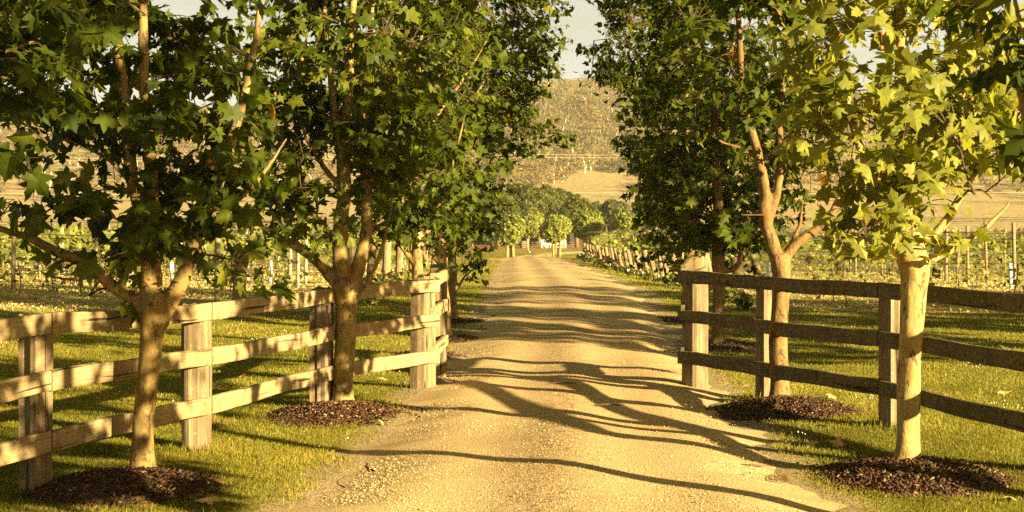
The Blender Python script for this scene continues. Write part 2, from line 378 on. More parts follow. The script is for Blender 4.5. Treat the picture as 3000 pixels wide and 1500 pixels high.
# ------------------------------------------------------------------ leaves
half = [(.0, -.02), (.13, -.12), (.46, -.15), (.37, .05), (.30, .14), (.48, .29), (.66, .47), (.42, .50), (.22, .46), (.27, .66), (.12, .80)]
OUT = [half[0]]+half[1:]+[(0, 1.0)]+[(-a, b) for a, b in half[:0:-1]]
LT = np.array([(0, .3)]+OUT); LTRI = np.array([(0, k, k % (len(OUT))+1) for k in range(1, len(OUT)+1)])
SOUT = [(0, 0), (.42, -.02), (.5, .45), (.2, .55), (0, 1), (-.2, .55), (-.5, .45), (-.42, -.02)]
ST = np.array([(0, .3)]+SOUT); STRI = np.array([(0, k, k % len(SOUT)+1) for k in range(1, len(SOUT)+1)])
QT = np.array([(-.5, 0), (.5, .1), (.4, 1.), (-.45, .8)])
def nrmz(v): return v/(np.linalg.norm(v, axis=-1, keepdims=True)+1e-9)
def put_leaves(mb, p, tip, nor, size, tint, g, kind='full', mat=0):
    n = len(p)
    if kind == 'quad': Tm = QT
    else: Tm = LT if kind == 'full' else ST
    nor = nrmz(nor); tip = nrmz(tip-nor*np.sum(tip*nor, 1, keepdims=True)); side = np.cross(tip, nor)
    u = Tm[:, 0][None]*np.ones((n, 1)); v = Tm[:, 1][None]*np.ones((n, 1))
    u = u*g.uniform(.82, 1.1, (n, 1))
    fold = g.uniform(-.05, .55, (n, 1)); curl = g.uniform(-.25, .6, (n, 1)); tw = g.normal(0, .18, (n, 1))
    w = -fold*np.abs(u)-curl*v*v+tw*u*v
    V = p[:, None]+size[:, None, None]*(u[..., None]*side[:, None]+v[..., None]*tip[:, None]+w[..., None]*nor[:, None])
    K = len(Tm); base = (np.arange(n)*K)[:, None, None]
    t = np.repeat(tint, K)
    if kind == 'quad': mb.add(V.reshape(-1, 3), Q=(np.array([(0, 1, 2, 3)])[None]+base).reshape(-1, 4), tint=t, mat=mat)
    else:
        TR = LTRI if kind == 'full' else STRI
        mb.add(V.reshape(-1, 3), T=(TR[None]+base).reshape(-1, 3), tint=t, mat=mat)

DENS = 1.65
def ell_sample(g, n, shell=.5):
    v = nrmz(g.normal(size=(n, 3))); r = g.uniform(0, 1, n)**(1/3.); r = r*(1-shell)+shell*(.55+.45*r)
    return v*r[:, None]

def crown(mb, g, axis, skel, blobs, dens, size, kind, n_leaf=6, tint_mu=.42, twig=.32, sidesT=3, branch_r=.015):
    """skel: (n,3) points of the limbs. blobs: (centre, radii, density factor)"""
    sk = [skel]
    for c, r, k in blobs:      # secondary branches
        vol = 4.19*r[0]*r[1]*r[2]
        nb = int(np.clip(vol*2.2*k, 2, 26))
        ends = c+ell_sample(g, nb, .3)*r*.8
        for e in ends:
            S = np.concatenate(sk); w = np.linalg.norm(S-e, axis=1)+.6*np.maximum(0, S[:, 2]-e[2])
            s = S[np.argmin(w)]; Ld = np.linalg.norm(e-s)
            if Ld < .12: continue
            midp = (s+e)/2+np.array([0, 0, .10*Ld])+g.normal(0, .06*Ld, 3)
            pt = catmull([s, midp, e], 7)
            V, T, Q, _ = tube(pt, np.linspace(branch_r*min(1.3, .5+.5*Ld), branch_r*.35, 7), 5)
            mb.add(V, T, Q, tint=.5, mat=1); sk.append(pt[2:])
    S = np.concatenate(sk); balls = []
    for c, r, k in blobs:
        vol = 4.19*r[0]*r[1]*r[2]; ns = max(4, int(vol*dens*k*DENS))
        cen = c+ell_sample(g, ns)*r
        # uneven outline and gaps: drop sprays in noise hollows
        q = cen*2.1
        f = np.sin(q[:, 0]*1.3+q[:, 2]*1.1+c[0])+np.sin(q[:, 1]*1.5-q[:, 2]*1.7+c[2])+np.sin(q[:, 0]*2.3-q[:, 1]*1.9)
        cen = cen[f > -1.15]; ns = len(cen)
        if ns == 0: continue
        idx = np.array([np.argmin(((S-e)**2).sum(1)) for e in cen]); root = S[idx]
        out = nrmz(np.stack([cen[:, 0]-axis[0], cen[:, 1]-axis[1], np.zeros(ns)], 1)+g.normal(0, .35, (ns, 3))*[1, 1, .5])
        tdir = nrmz(out+np.stack([np.zeros(ns), np.zeros(ns), g.uniform(-.35, .5, ns)], 1))
        for e, s, t in zip(cen, root, tdir):
            a = e-t*twig*.5; b = e+t*twig*.5
            V, T, Q, _ = tube(catmull([s, (s+a)/2+[0, 0, .05]+g.normal(0, .025, 3), a, e+g.normal(0, .015, 3), b-[0, 0, .05]], 7), np.linspace(.0055, .002, 7), sidesT, False)
            mb.add(V, T, Q, tint=.5, mat=1)
        nl = n_leaf; N_ = ns*nl
        al = np.tile(np.linspace(-.55, .62, nl), ns)+g.normal(0, .06, N_)
        E = np.repeat(cen, nl, 0); TD = np.repeat(tdir, nl, 0); O = np.repeat(out, nl, 0)
        sd = np.cross(TD, [0, 0, 1.]); sgn = np.tile([1, -1], N_)[:N_]; 
        ps = E+TD*(al*twig)[:, None]+sd*(sgn*g.uniform(.02, .11, N_))[:, None]+np.stack([np.zeros(N_), np.zeros(N_), -g.uniform(0, .07, N_)], 1)
        nor = nrmz(np.array([0, 0, 1.])*g.uniform(.1, .85, N_)[:, None]+O*g.uniform(.25, 1.2, N_)[:, None]+g.normal(0, .62, (N_, 3)))
        tip = nrmz(TD*.6+sd*(sgn*g.uniform(.1, .9, N_))[:, None]+np.array([0, 0, -1.])*g.uniform(.1, 1.1, N_)[:, None])
        sz = size*g.uniform(.42, 1.18, N_)*np.repeat(g.uniform(.85, 1.12, ns), nl)
        tn = np.clip(np.repeat(g.normal(tint_mu, .13, ns), nl)+g.normal(0, .10, N_), 0, .9)
        tn = np.where(g.uniform(size=N_) < .002, 1., tn)
        put_leaves(mb, ps, tip, nor, sz, tn, g, kind)
        balls.append(cen-[0, 0, .12])
    return np.concatenate(balls) if balls else np.zeros((0, 3))

ballmesh = None
def seed_ball(parent, p, org, r=.017):
    global ballmesh
    if ballmesh is None:
        mb = MB(); n, k = 7, 10
        th = np.linspace(0, math.pi, n); z = np.cos(th); rr = np.sin(th)
        V, T, Q, _ = tube(np.stack([z*0, z*0, z], 1), np.maximum(rr, .02)*(1+0*rr), k)
        mb.add(V, T, Q, tint=.5)
        V, T, Q, _ = tube(np.array([(0, 0, .9), (.3, 0, 3.), (0, 0, 5.)]), .07, 4); mb.add(V, T, Q)
        o = mb.build('seed_ball', M['seed'], smooth=True); ballmesh = o.data
    else:
        o = bpy.data.objects.new('seed_ball', ballmesh); COL.objects.link(o)
    o.parent = parent; o.location = [float(a) for a in p-org]; o.scale = (r, r, r)

def plane_tree(label, base, limbs, blobs, seed, dens=20, size=.175, kind='full', voxel=.014, leaf='leaf', bark='bark_shaded', tint=.42, balls=0, group='plane trees lining the drive', n_leaf=6, d0=None):
    """limbs: lists of (px, py, radius[, depth offset]); blobs: (px, py, rx px, ry px, rd m, depth off, k)"""
    g = np.random.default_rng(seed)
    x, d = base; org = np.array([x, d, float(gz(x, d))])
    root = thing('plane_tree', org, label, 'tree', group)
    mb = MB(); sk = []
    for li, lb in enumerate(limbs):
        pts = np.array([P(q[0], q[1], d+(q[3] if len(q) > 3 else 0)) for q in lb]); r = np.array([q[2] for q in lb])
        if li == 0: pts[0] = org+[0, 0, -.08]
        n = max(8, int(np.linalg.norm(np.diff(pts, axis=0), axis=1).sum()/.06))
        path = catmull(pts, n); rad = np.interp(np.linspace(0, len(r)-1, n), np.arange(len(r)), r)
        if li == 0:
            h = path[:, 2]-org[2]; rad = rad*(1+.38*np.exp(-np.maximum(h, 0)/.07))
        else:
            path = path+np.cumsum(g.normal(0, .004, path.shape), 0)
        V, T, Q, _ = tube(path, rad, 20, True, .06, seed*31+li)
        mb.add(V, T, Q); 
        if li > 0: sk.append(path[n//4:])
        else: sk.append(path[int(n*.8):])
    tr = mb.build('trunk', M[bark], root, org, True)
    if voxel:
        rm = tr.modifiers.new('Remesh', 'REMESH'); rm.mode = 'VOXEL'; rm.voxel_size = voxel; rm.use_smooth_shade = True
        sm = tr.modifiers.new('Smooth', 'SMOOTH'); sm.iterations = 3; sm.factor = .5
    S = np.concatenate(sk)[::3]
    B = []
    for q in blobs:
        dd = d+q[5]; c = P(q[0], q[1], dd); B.append((c, np.array([q[2]*dd/F, q[4], q[3]*dd/F]), q[6]))
    cm = MB(); bl = crown(cm, g, org, S, B, dens, size, kind, n_leaf, tint)
    cm.build('crown', [M[leaf], M['twig']], root, org)
    if balls:
        fr = bl[g.permutation(len(bl))]
        k = 0
        for p in fr:
            px = 1500+F*p[0]/p[1]; py = HZ+F*(EYE-p[2])/p[1]
            if 0 < px < 3000 and 0 < py < 1200:
                seed_ball(root, p+g.normal(0, .03, 3), org); k += 1
                if g.uniform() < .5: seed_ball(root, p+np.array([.01, 0, -.07]), org); k += 1
            if k >= balls: break
    return root

# --- left row
plane_tree('dark plane tree past the left edge whose big shaded leaves hang in front', (-3.0, 7.2),
  [[(-330, 1800, .09), (-330, 1300, .085), (-320, 900, .085), (-300, 650, .08), (-280, 400, .07), (-260, 0, .06), (-250, -500, .03)],
   [(-310, 800, .05), (-160, 560, .03), (-40, 420, .015, .2)],
   [(-290, 560, .05), (-140, 300, .03, .2), (-20, 180, .016, .3), (120, 120, .008, .4)],
   [(-280, 300, .04), (-60, 30, .03), (150, -150, .015)]],
  [(60, 60, 360, 170, .55, .3, .9), (-60, 330, 200, 220, .5, .3, .9), (330, 60, 170, 110, .4, .4, .8), (-250, -300, 700, 500, 1.1, 0, .5), (140, 60, 330, 130, .4, .5, 1.0), (20, 190, 230, 150, .4, .4, .9), (130, 250, 170, 110, .35, .3, .75)], 11, dens=34, size=.138, tint=.30)

plane_tree('plane tree with a long low left limb, in front of the lichened left rail fence', (-2.54, 10.4),
  [[(425, 1415, .088), (418, 1300, .077), (428, 1150, .074), (440, 1030, .079), (450, 950, .09), (452, 900, .092), (450, 860, .08)],
   [(455, 960, .062), (425, 900, .058), (385, 872, .047), (330, 835, .043), (262, 772, .04, -.1), (165, 732, .036, -.2), (60, 690, .028, -.3), (-60, 640, .022, -.4), (-160, 560, .014, -.5)],
   [(275, 800, .020, -.08), (230, 812, .017, -.1), (160, 805, .014, -.15), (95, 775, .009, -.2)],
   [(445, 930, .085), (440, 850, .078), (432, 760, .07), (415, 680, .052), (400, 610, .046), (378, 450, .045), (368, 330, .042), (352, 220, .038), (335, 60, .032), (320, -150, .026), (310, -450, .015)],
   [(450, 880, .05), (452, 760, .052), (448, 600, .048), (438, 480, .044), (426, 300, .04), (424, 120, .034), (430, -150, .026), (440, -500, .014)],
   [(455, 960, .07), (495, 880, .06), (535, 815, .056), (560, 720, .05), (590, 640, .048), (618, 545, .045), (660, 430, .04), (700, 310, .033), (735, 150, .026), (760, -100, .015)],
   [(610, 600, .026), (660, 610, .022), (725, 560, .02), (790, 490, .015), (850, 400, .01)],
   [(400, 560, .02), (330, 480, .017), (240, 430, .013), (140, 390, .008)]],
  [(380, 170, 330, 260, .95, 0, .95), (150, 430, 260, 190, .7, -.2, .62), (560, 330, 230, 260, .8, .1, .9), (450, 560, 260, 140, .7, 0, .85), (110, 640, 210, 75, .4, -.3, .75),
   (530, 720, 170, 80, .45, -.1, 1.0), (690, 800, 70, 55, .22, -.1, 1.2), (300, 720, 170, 60, .3, -.2, .6), (330, 850, 110, 45, .25, .2, .7), (720, 560, 110, 110, .45, 0, .8), (370, -220, 480, 330, 1.1, 0, .75), (250, 60, 330, 110, .8, 0, .9)],
  12, dens=33, size=.148, tint=.38, balls=22)

plane_tree('plane tree with a pruned knob on its trunk, between the rail fence and the drive', (-1.63, 14.5),
  [[(1003, 1208, .108), (1005, 1120, .098), (1012, 1000, .096), (1015, 900, .104), (1012, 850, .118), (1010, 815, .10)],
   [(1010, 870, .07), (975, 825, .058), (930, 775, .052), (880, 738, .046), (805, 695, .036), (735, 650, .024), (680, 600, .014)],
   [(885, 742, .028), (868, 705, .026), (825, 620, .022), (800, 555, .017), (785, 470, .01)],
   [(1010, 850, .085), (1000, 770, .076), (993, 690, .072), (1003, 590, .07), (1008, 500, .066), (1012, 400, .058), (1025, 260, .05), (1030, 130, .044), (1045, -30, .036), (1050, -350, .018)],
   [(1007, 450, .04), (985, 350, .037), (968, 220, .032), (955, 60, .024), (940, -200, .014)],
   [(995, 540, .03), (960, 505, .028), (930, 460, .024), (895, 400, .018), (870, 300, .01)],
   [(1022, 865, .075), (1045, 790, .068), (1066, 700, .064), (1074, 620, .058), (1068, 520, .05), (1060, 380, .045), (1058, 240, .038), (1066, 100, .03), (1085, -150, .018)],
   [(1062, 250, .026), (1090, 205, .024), (1118, 160, .018), (1160, 80, .01)],
   [(1035, 880, .026), (1072, 835, .024), (1108, 765, .022), (1132, 690, .018), (1150, 620, .012)],
   [(1020, 905, .05), (1045, 868, .04), (1052, 855, .03)]],
  [(1000, 180, 330, 230, 1.0, 0, .95), (830, 330, 170, 190, .7, 0, .85), (1140, 300, 170, 210, .8, .2, .95), (960, 470, 230, 130, .7, 0, .75), (840, 590, 130, 110, .5, -.1, .85), (770, 690, 70, 70, .3, -.1, .7),
   (1160, 560, 110, 120, .55, .1, 1.0), (950, 640, 110, 70, .4, -.2, .6), (1110, 700, 60, 70, .3, -.1, .7), (1080, 840, 60, 45, .2, -.05, .7), (1020, -180, 400, 260, 1.2, 0, .7)],
  13, dens=30, size=.15, tint=.44, balls=20)

for (bx, bd, px, lab, sd, bl) in (
  (-1.22, 20.2, 1228, 'plane tree rising behind the gate end of the left fence', 14,
    [(1190, 250, 240, 260, 1.2, 0, .9), (1240, 520, 220, 150, 1.0, 0, .9), (1110, 620, 120, 90, .6, 0, .8), (1250, 660, 130, 80, .5, 0, .8), (1200, -150, 330, 240, 1.4, 0, .5)]),
  (-1.0, 22.9, 1300, 'slim plane tree beside the gate post, its crown merged with its neighbours', 15,
    [(1330, 200, 180, 230, 1.1, 0, .9), (1370, 500, 120, 200, .8, 0, .9), (1350, 700, 90, 90, .6, 0, .9), (1330, -120, 260, 200, 1.2, 0, .5)]),
  (-1.0, 25.6, 1330, 'plane tree whose low leafy branch droops over the edge of the drive', 16,
    [(1470, 190, 150, 170, 1.1, 0, 1.0), (1560, 70, 110, 110, .7, 0, 1.0), (1570, 160, 60, 90, .5, 0, .9), (1480, 380, 95, 120, .7, 0, 1.0), (1590, 388, 85, 36, .35, 0, 1.2), (1640, 405, 40, 18, .25, 0, 1.3), (1400, 560, 55, 110, .5, 0, 1.0), (1385, 720, 50, 75, .45, 0, 1.0), (1390, 795, 42, 32, .3, 0, 1.0), (1450, -120, 260, 150, 1.2, 0, .6)])):
    gy = HZ+F*(EYE-float(gz(bx, bd)))/bd; pb = 1500+F*bx/bd
    plane_tree(lab, (bx, bd),
      [[(pb, gy, .085), (pb-3, gy-100, .075), (px-4, 820, .078), (px-6, 720, .075), (px-8, 600, .06), (px, 400, .05), (px+4, 200, .04), (px+10, -150, .015)],
       [(px-6, 780, .045), (px-70, 690, .035), (px-110, 600, .02), (px-130, 480, .01)] if sd != 16 else [(px, 860, .03), (px+40, 800, .02), (px+90, 780, .012)],
       [(px-6, 740, .045), (px+40, 640, .035), (px+80, 540, .028), (px+120, 400, .02), (px+150, 250, .01)],
       [(px, 560, .035), (px+70, 470, .025), (px+170, 400, .014), (px+290, 392, .006)] if sd == 16 else [(px, 560, .035), (px-50, 420, .025), (px-80, 250, .012)],
       [(px, 420, .03), (px+90, 280, .025), (px+180, 140, .015), (px+230, 60, .008)]],
      bl, sd, dens=36, size=.14, kind='simple' if sd > 14 else 'full', voxel=.022, tint=.40)

# --- right row
plane_tree('plane tree just past the right edge, only its dark shaded leaves showing', (3.05, 8.3),
  [[(3110, 1620, .09), (3105, 1200, .085), (3100, 800, .085), (3100, 600, .075), (3110, 300, .06), (3120, -100, .05), (3120, -600, .02)],
   [(3100, 640, .04), (3030, 420, .03), (2980, 260, .02), (2940, 150, .01)], [(3105, 560, .05), (3250, 300, .04), (3330, 0, .02)], [(3105, 400, .04), (3020, 120, .02), (2960, -80, .01)]],
  [(3030, 180, 105, 130, .35, 0, 1.1), (3060, 430, 75, 120, .3, 0, 1.0), (3130, -250, 480, 400, 1.1, 0, .5), (3350, 250, 250, 350, .9, .2, .4)], 21, dens=25, tint=.26)

plane_tree('sunlit plane tree with a straight pale trunk and broad light green leaves', (2.92, 11.1),
  [[(2660, 1372, .094), (2660, 1300, .084), (2662, 1150, .082), (2668, 1000, .085), (2676, 860, .097), (2680, 790, .115), (2668, 730, .10), (2662, 690, .085)],
   [(2664, 760, .095), (2655, 640, .085), (2655, 560, .075), (2648, 435, .05), (2650, 300, .043), (2636, 186, .04), (2630, 0, .034), (2625, -250, .024), (2620, -550, .012)],
   [(2658, 560, .045), (2715, 460, .044), (2760, 385, .04), (2810, 273, .033), (2848, 149, .024), (2880, 0, .014)],
   [(2660, 440, .032), (2695, 370, .03), (2730, 325, .027), (2780, 205, .018), (2800, 60, .01)],
   [(2655, 650, .045), (2622, 612, .042), (2585, 570, .040), (2545, 500, .036), (2505, 400, .032), (2474, 300, .03), (2455, 205, .028), (2430, 124, .024), (2408, 0, .018), (2390, -200, .01)],
   [(2690, 775, .04), (2735, 755, .032), (2800, 722, .026), (2880, 668, .02), (2950, 600, .012)],
   [(2670, 700, .045), (2745, 680, .036), (2822, 560, .026), (2880, 470, .016)],
   [(2650, 700, .02), (2600, 690, .016), (2560, 640, .012), (2500, 570, .008)]],
  [(2640, 200, 310, 250, .95, 0, 1.0), (2480, 420, 160, 170, .6, -.2, 1.0), (2560, 620, 160, 100, .5, -.3, .9), (2800, 540, 210, 150, .6, -.1, 1.1), (2900, 340, 160, 220, .7, .1, 1.1), (2730, 700, 180, 45, .3, -.3, .65),
   (2560, 700, 90, 45, .25, -.3, .9), (2400, 330, 70, 90, .35, -.2, .8), (2420, 110, 120, 120, .5, 0, .8), (2890, 640, 130, 85, .4, -.2, 1.5), (2930, 500, 110, 120, .5, -.2, 1.0), (2700, 430, 150, 120, .5, -.4, .8), (2640, -220, 420, 300, 1.1, 0, .6)],
  22, dens=33, size=.158, leaf='leaf_sunlit', bark='bark', tint=.5, balls=44)

plane_tree('two-stemmed plane tree with a stubby right limb, in front of the right rail fence', (2.64, 14.8),
  [[(2285, 1195, .104), (2284, 1120, .093), (2280, 1000, .088), (2286, 880, .088), (2290, 790, .096), (2283, 745, .086)],
   [(2285, 800, .07), (2268, 720, .068), (2250, 660, .068), (2243, 600, .06), (2242, 545, .052), (2222, 450, .047), (2184, 292, .04), (2165, 186, .036), (2155, 80, .031), (2148, -100, .024), (2140, -400, .014)],
   [(2250, 660, .045), (2268, 600, .044), (2287, 500, .04), (2281, 373, .037), (2293, 217, .032), (2310, 50, .026), (2320, -200, .016)],
   [(2286, 785, .066), (2314, 735, .055), (2355, 698, .047), (2405, 668, .04), (2450, 610, .03), (2490, 520, .02), (2520, 400, .012)],
   [(2318, 728, .026), (2328, 695, .024), (2342, 660, .02), (2350, 600, .012)],
   [(2230, 480, .024), (2180, 440, .02), (2120, 420, .014), (2060, 380, .008)]],
  [(2230, 130, 230, 200, 1.0, 0, .8), (2140, 330, 130, 150, .6, 0, .7), (2340, 330, 130, 180, .7, .1, .7), (2185, 660, 55, 45, .2, -.3, .8), (2300, 530, 110, 70, .4, .2, .5), (2420, 520, 90, 100, .4, 0, .6), (2240, -180, 330, 220, 1.1, 0, .7)],
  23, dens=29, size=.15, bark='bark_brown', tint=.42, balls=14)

for (bx, bd, px, lab, sd, bl) in (
  (2.98, 21.7, 2104, 'plane tree standing behind the right gate post with a hooked stub limb', 24,
    [(2060, 250, 220, 260, 1.2, 0, .95), (2080, 560, 170, 170, .9, 0, .95), (2220, 480, 140, 220, 1.0, .3, .8), (1990, 660, 100, 90, .5, 0, .9), (2190, 720, 90, 70, .5, 0, .7), (2080, -150, 320, 220, 1.4, 0, .5)]),
  (3.0, 25.8, 2020, 'plane tree with a leaning stem, its crown edging the hill view', 25,
    [(1860, 150, 130, 170, 1.0, 0, 1.0), (1750, 95, 58, 105, .5, 0, .9), (1770, 215, 60, 45, .4, 0, 1.0), (1880, 350, 75, 120, .7, 0, 1.0), (1915, 520, 75, 130, .7, 0, 1.0), (1925, 680, 68, 90, .6, 0, 1.0), (1960, 765, 60, 38, .35, 0, .9), (1855, 445, 40, 25, .25, 0, 1.), (1990, 420, 130, 250, 1.0, .4, .9), (1900, -120, 240, 160, 1.2, 0, .6)])):
    gy = HZ+F*(EYE-float(gz(bx, bd)))/bd; pb = 1500+F*bx/bd
    plane_tree(lab, (bx, bd),
      [[(pb, gy, .10), (pb, gy-80, .088), (px+2, 830, .085), (px, 760, .095), (px, 620, .078), (px-6, 480, .062), (px-10, 300, .05), (px-6, 100, .04), (px, -200, .018)],
       [(px, 790, .05), (px+40, 790, .045), (px+62, 765, .042), (px+66, 715, .036)] if sd == 24 else [(px, 800, .04), (px-60, 760, .022), (px-110, 720, .01)],
       [(px-4, 540, .04), (px-25, 520, .04), (px-55, 465, .034), (px-100, 380, .022), (px-130, 280, .01)],
       [(px, 700, .04), (px-70, 640, .03), (px-100, 560, .02), (px-130, 470, .01)],
       [(px-4, 330, .035), (px-90, 230, .028), (px-170, 150, .018), (px-240, 90, .008)] if sd == 25 else [(px, 420, .035), (px+60, 300, .025), (px+100, 180, .012)]],
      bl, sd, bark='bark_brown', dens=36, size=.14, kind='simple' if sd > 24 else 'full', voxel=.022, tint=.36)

# two more of the row, nearer than the frame, whose shade falls into the picture
for (bx, bd, sd) in ((3.15, 4.9, 31), (3.3, 1.2, 32), (10.3, 14.9, 33), (12.2, 17.2, 34), (14.4, 19.6, 35), (17.2, 21.2, 36), (21.5, 24.5, 37)):
    q = lambda x, z: (1500+F*x/bd, HZ+F*(EYE-z)/bd)
    plane_tree('plane tree standing outside the right of the frame', (bx, bd),
      [[(*q(bx, 0), .09), (*q(bx, 1.), .085), (*q(bx, 2.), .085), (*q(bx, 3.), .06), (*q(bx+.1, 5.2), .02)], [(*q(bx, 2.), .05), (*q(bx-.9, 3.1), .02)], [(*q(bx, 2.1), .05), (*q(bx+.9, 3.3), .02)]],
      [(*q(bx, 2.95), 1.6*F/bd, 1.25*F/bd, 1.5, 0, .75 if bd < 6 else 1.2), (*q(bx, 5.0), 1.4*F/bd, 1.5*F/bd, 1.4, 0, .45 if bd < 6 else .8)], sd, dens=14, kind='simple', voxel=0, size=.2)

# ------------------------------------------------------------------ mulch rings
def mulch(x, d, rx, ry, h, label, seed, chips=500):
    g = np.random.default_rng(seed); org = np.array([x, d, float(gz(x, d))])
    mb = MB(); nr, na = 12, 40
    V = []
    ph = g.uniform(0, 6.28, 3)
    for k in range(nr):
        t = k/(nr-1)
        for a in np.arange(na)*2*math.pi/na:
            w = 1+.10*math.sin(2*a+ph[0])+.08*math.sin(3*a+ph[1])+.05*math.sin(7*a+ph[2])
            px, py = x+rx*w*t*math.cos(a), d+ry*w*t*math.sin(a)
            V.append((px, py, float(gz(px, py))+h*(1-t**2.2)*(1+.12*math.sin(5*px*3+py*7))-.012+g.normal(0, .006)))
    i = np.arange(nr-1)[:, None]*na; j = np.arange(na)[None]; j2 = (j+1) % na
    mb.add(V, Q=np.stack([i+j, i+na+j, i+na+j2, i+j2], -1).reshape(-1, 4))
    a = g.uniform(0, 6.28, chips); t = np.sqrt(g.uniform(0, 1.0, chips))*(1+np.abs(g.normal(0, .12, chips)))
    px = x+rx*t*np.cos(a); py = d+ry*t*np.sin(a)
    pz = gz(px, py)+h*np.clip(1-t**2.2, 0, 1)+.006
    nor = np.array([0, 0, 1.])+g.normal(0, .5, (chips, 3)); tip = g.normal(size=(chips, 3))
    nor = nrmz(nor); tip = nrmz(tip-nor*np.sum(tip*nor, 1, keepdims=True)); sd = np.cross(tip, nor)
    Ln = g.uniform(.005, .02, chips)[:, None]; W = g.uniform(.003, .008, chips)[:, None]; C = np.stack([px, py, pz], 1)
    up = nor*.004
    V = np.stack([C-tip*Ln-sd*W, C+tip*Ln-sd*W, C+tip*Ln+sd*W, C-tip*Ln+sd*W], 1)
    V = np.concatenate([V-up[:, None], V+up[:, None]], 1).reshape(-1, 3); b = (np.arange(chips)*8)[:, None, None]
    Q = np.array([(0, 3, 2, 1), (4, 5, 6, 7), (0, 1, 5, 4), (1, 2, 6, 5), (2, 3, 7, 6), (3, 0, 4, 7)])[None]+b
    mb.add(V, Q=Q.reshape(-1, 4), tint=np.repeat(g.uniform(0, 1, chips), 8), mat=1)
    tag(mb.build('mulch_mound', [M['mulch'], M['chip']], None, org, True), label, 'mulch', 'mulch rings under the plane trees').location = org
MUL = [(-2.58, 9.95, .66, .78, .10), (-1.68, 14.05, .60, .8, .09), (2.86, 10.65, .68, .78, .10), (2.62, 14.3, .67, .78, .12), (-.95, 25.6, .55, .7, .05), (-.98, 22.8, .5, .6, .05), (-1.15, 20.2, .5, .6, .05), (3.1, 21.6, .55, .8, .06), (3.0, 25.8, .5, .7, .05), (3.05, 8.3, .6, .7, .1)]
ML = ['dark mulch ring under the plane tree with the long low left limb', 'reddish mulch ring under the knobbly plane tree beside the drive', 'chippy brown mulch ring round the sunlit pale trunk', 'half shaded mulch ring under the two-stemmed plane tree',
      'farthest mulch patch on the left verge beside the drive', 'middle mulch patch behind the left gate post', 'mulch patch hidden against the left gate post', 'mulch ring seen through the rails behind the right gate post', 'mulch ring behind the right gate post, farthest on the right', 'mulch ring under the plane tree past the right edge']
for k, (q, l) in enumerate(zip(MUL, ML)): mulch(*q, l, 50+k, 1500 if k < 4 else 250)
def in_mulch(x, d, s=.93):
    r = np.zeros(np.shape(x), bool)
    for (mx, md, rx, ry, h) in MUL: r |= ((x-mx)/(rx*s))**2+((d-md)/(ry*s))**2 < 1
    return r

# ------------------------------------------------------------------ rail fences
def post_mesh(x, d, top, w, t, rz, seed, lean=0, mat=None, parent=None, org=None, name='post'):
    """split hardwood post: rough many-sided section with grooves"""
    g = np.random.default_rng(seed); n = 18; rings = 16
    a = np.arange(n)*2*math.pi/n
    sq = (np.abs(np.cos(a))**5+np.abs(np.sin(a))**5)**(-1/5.)
    prof_ = sq*(1+g.normal(0, .035, n)); gi = g.choice(n, 3, False); prof_[gi] *= .86
    z0 = float(gz(x, d))-.12; z1 = float(gz(x, d))+top
    V = []; G = []
    cum = np.zeros(n)
    for k in range(rings):
        f = k/(rings-1); z = z0+(z1-z0)*f
        cum = cum+g.normal(0, .006, n)
        r = prof_+cum; s = 1+.03*math.sin(f*4+seed)
        lx = r*np.cos(a)*w/2*s; ly = r*np.sin(a)*t/2*s
        zz = z+(f > .99)*(g.normal(0, .012, n)+.03*np.cos(a+seed))
        V.append(np.stack([lx+lean*(z-z0), ly, np.broadcast_to(zz, n)], 1)); G.append(np.stack([np.full(n, z), a*w/2, np.full(n, seed*1.37)], 1))
    V = np.concatenate(V); ca, sa = math.cos(rz), math.sin(rz)
    V[:, :2] = V[:, :2]@np.array([[ca, -sa], [sa, ca]]).T; V += [x, d, 0]
    i = np.arange(rings-1)[:, None]*n; j = np.arange(n)[None]; j2 = (j+1) % n
    Q = np.stack([i+j, i+j2, i+n+j2, i+n+j], -1).reshape(-1, 4)
    c = V[-n:].mean(0); V = np.vstack([V, c]); e = (rings-1)*n
    T = [(len(V)-1, e+k, e+(k+1) % n) for k in range(n)]
    mb = MB(); mb.add(V, T, Q, guv=np.vstack(G+[np.array([[z1, 0, seed*1.37]])]))
    return mb.build(name, mat, parent, org)
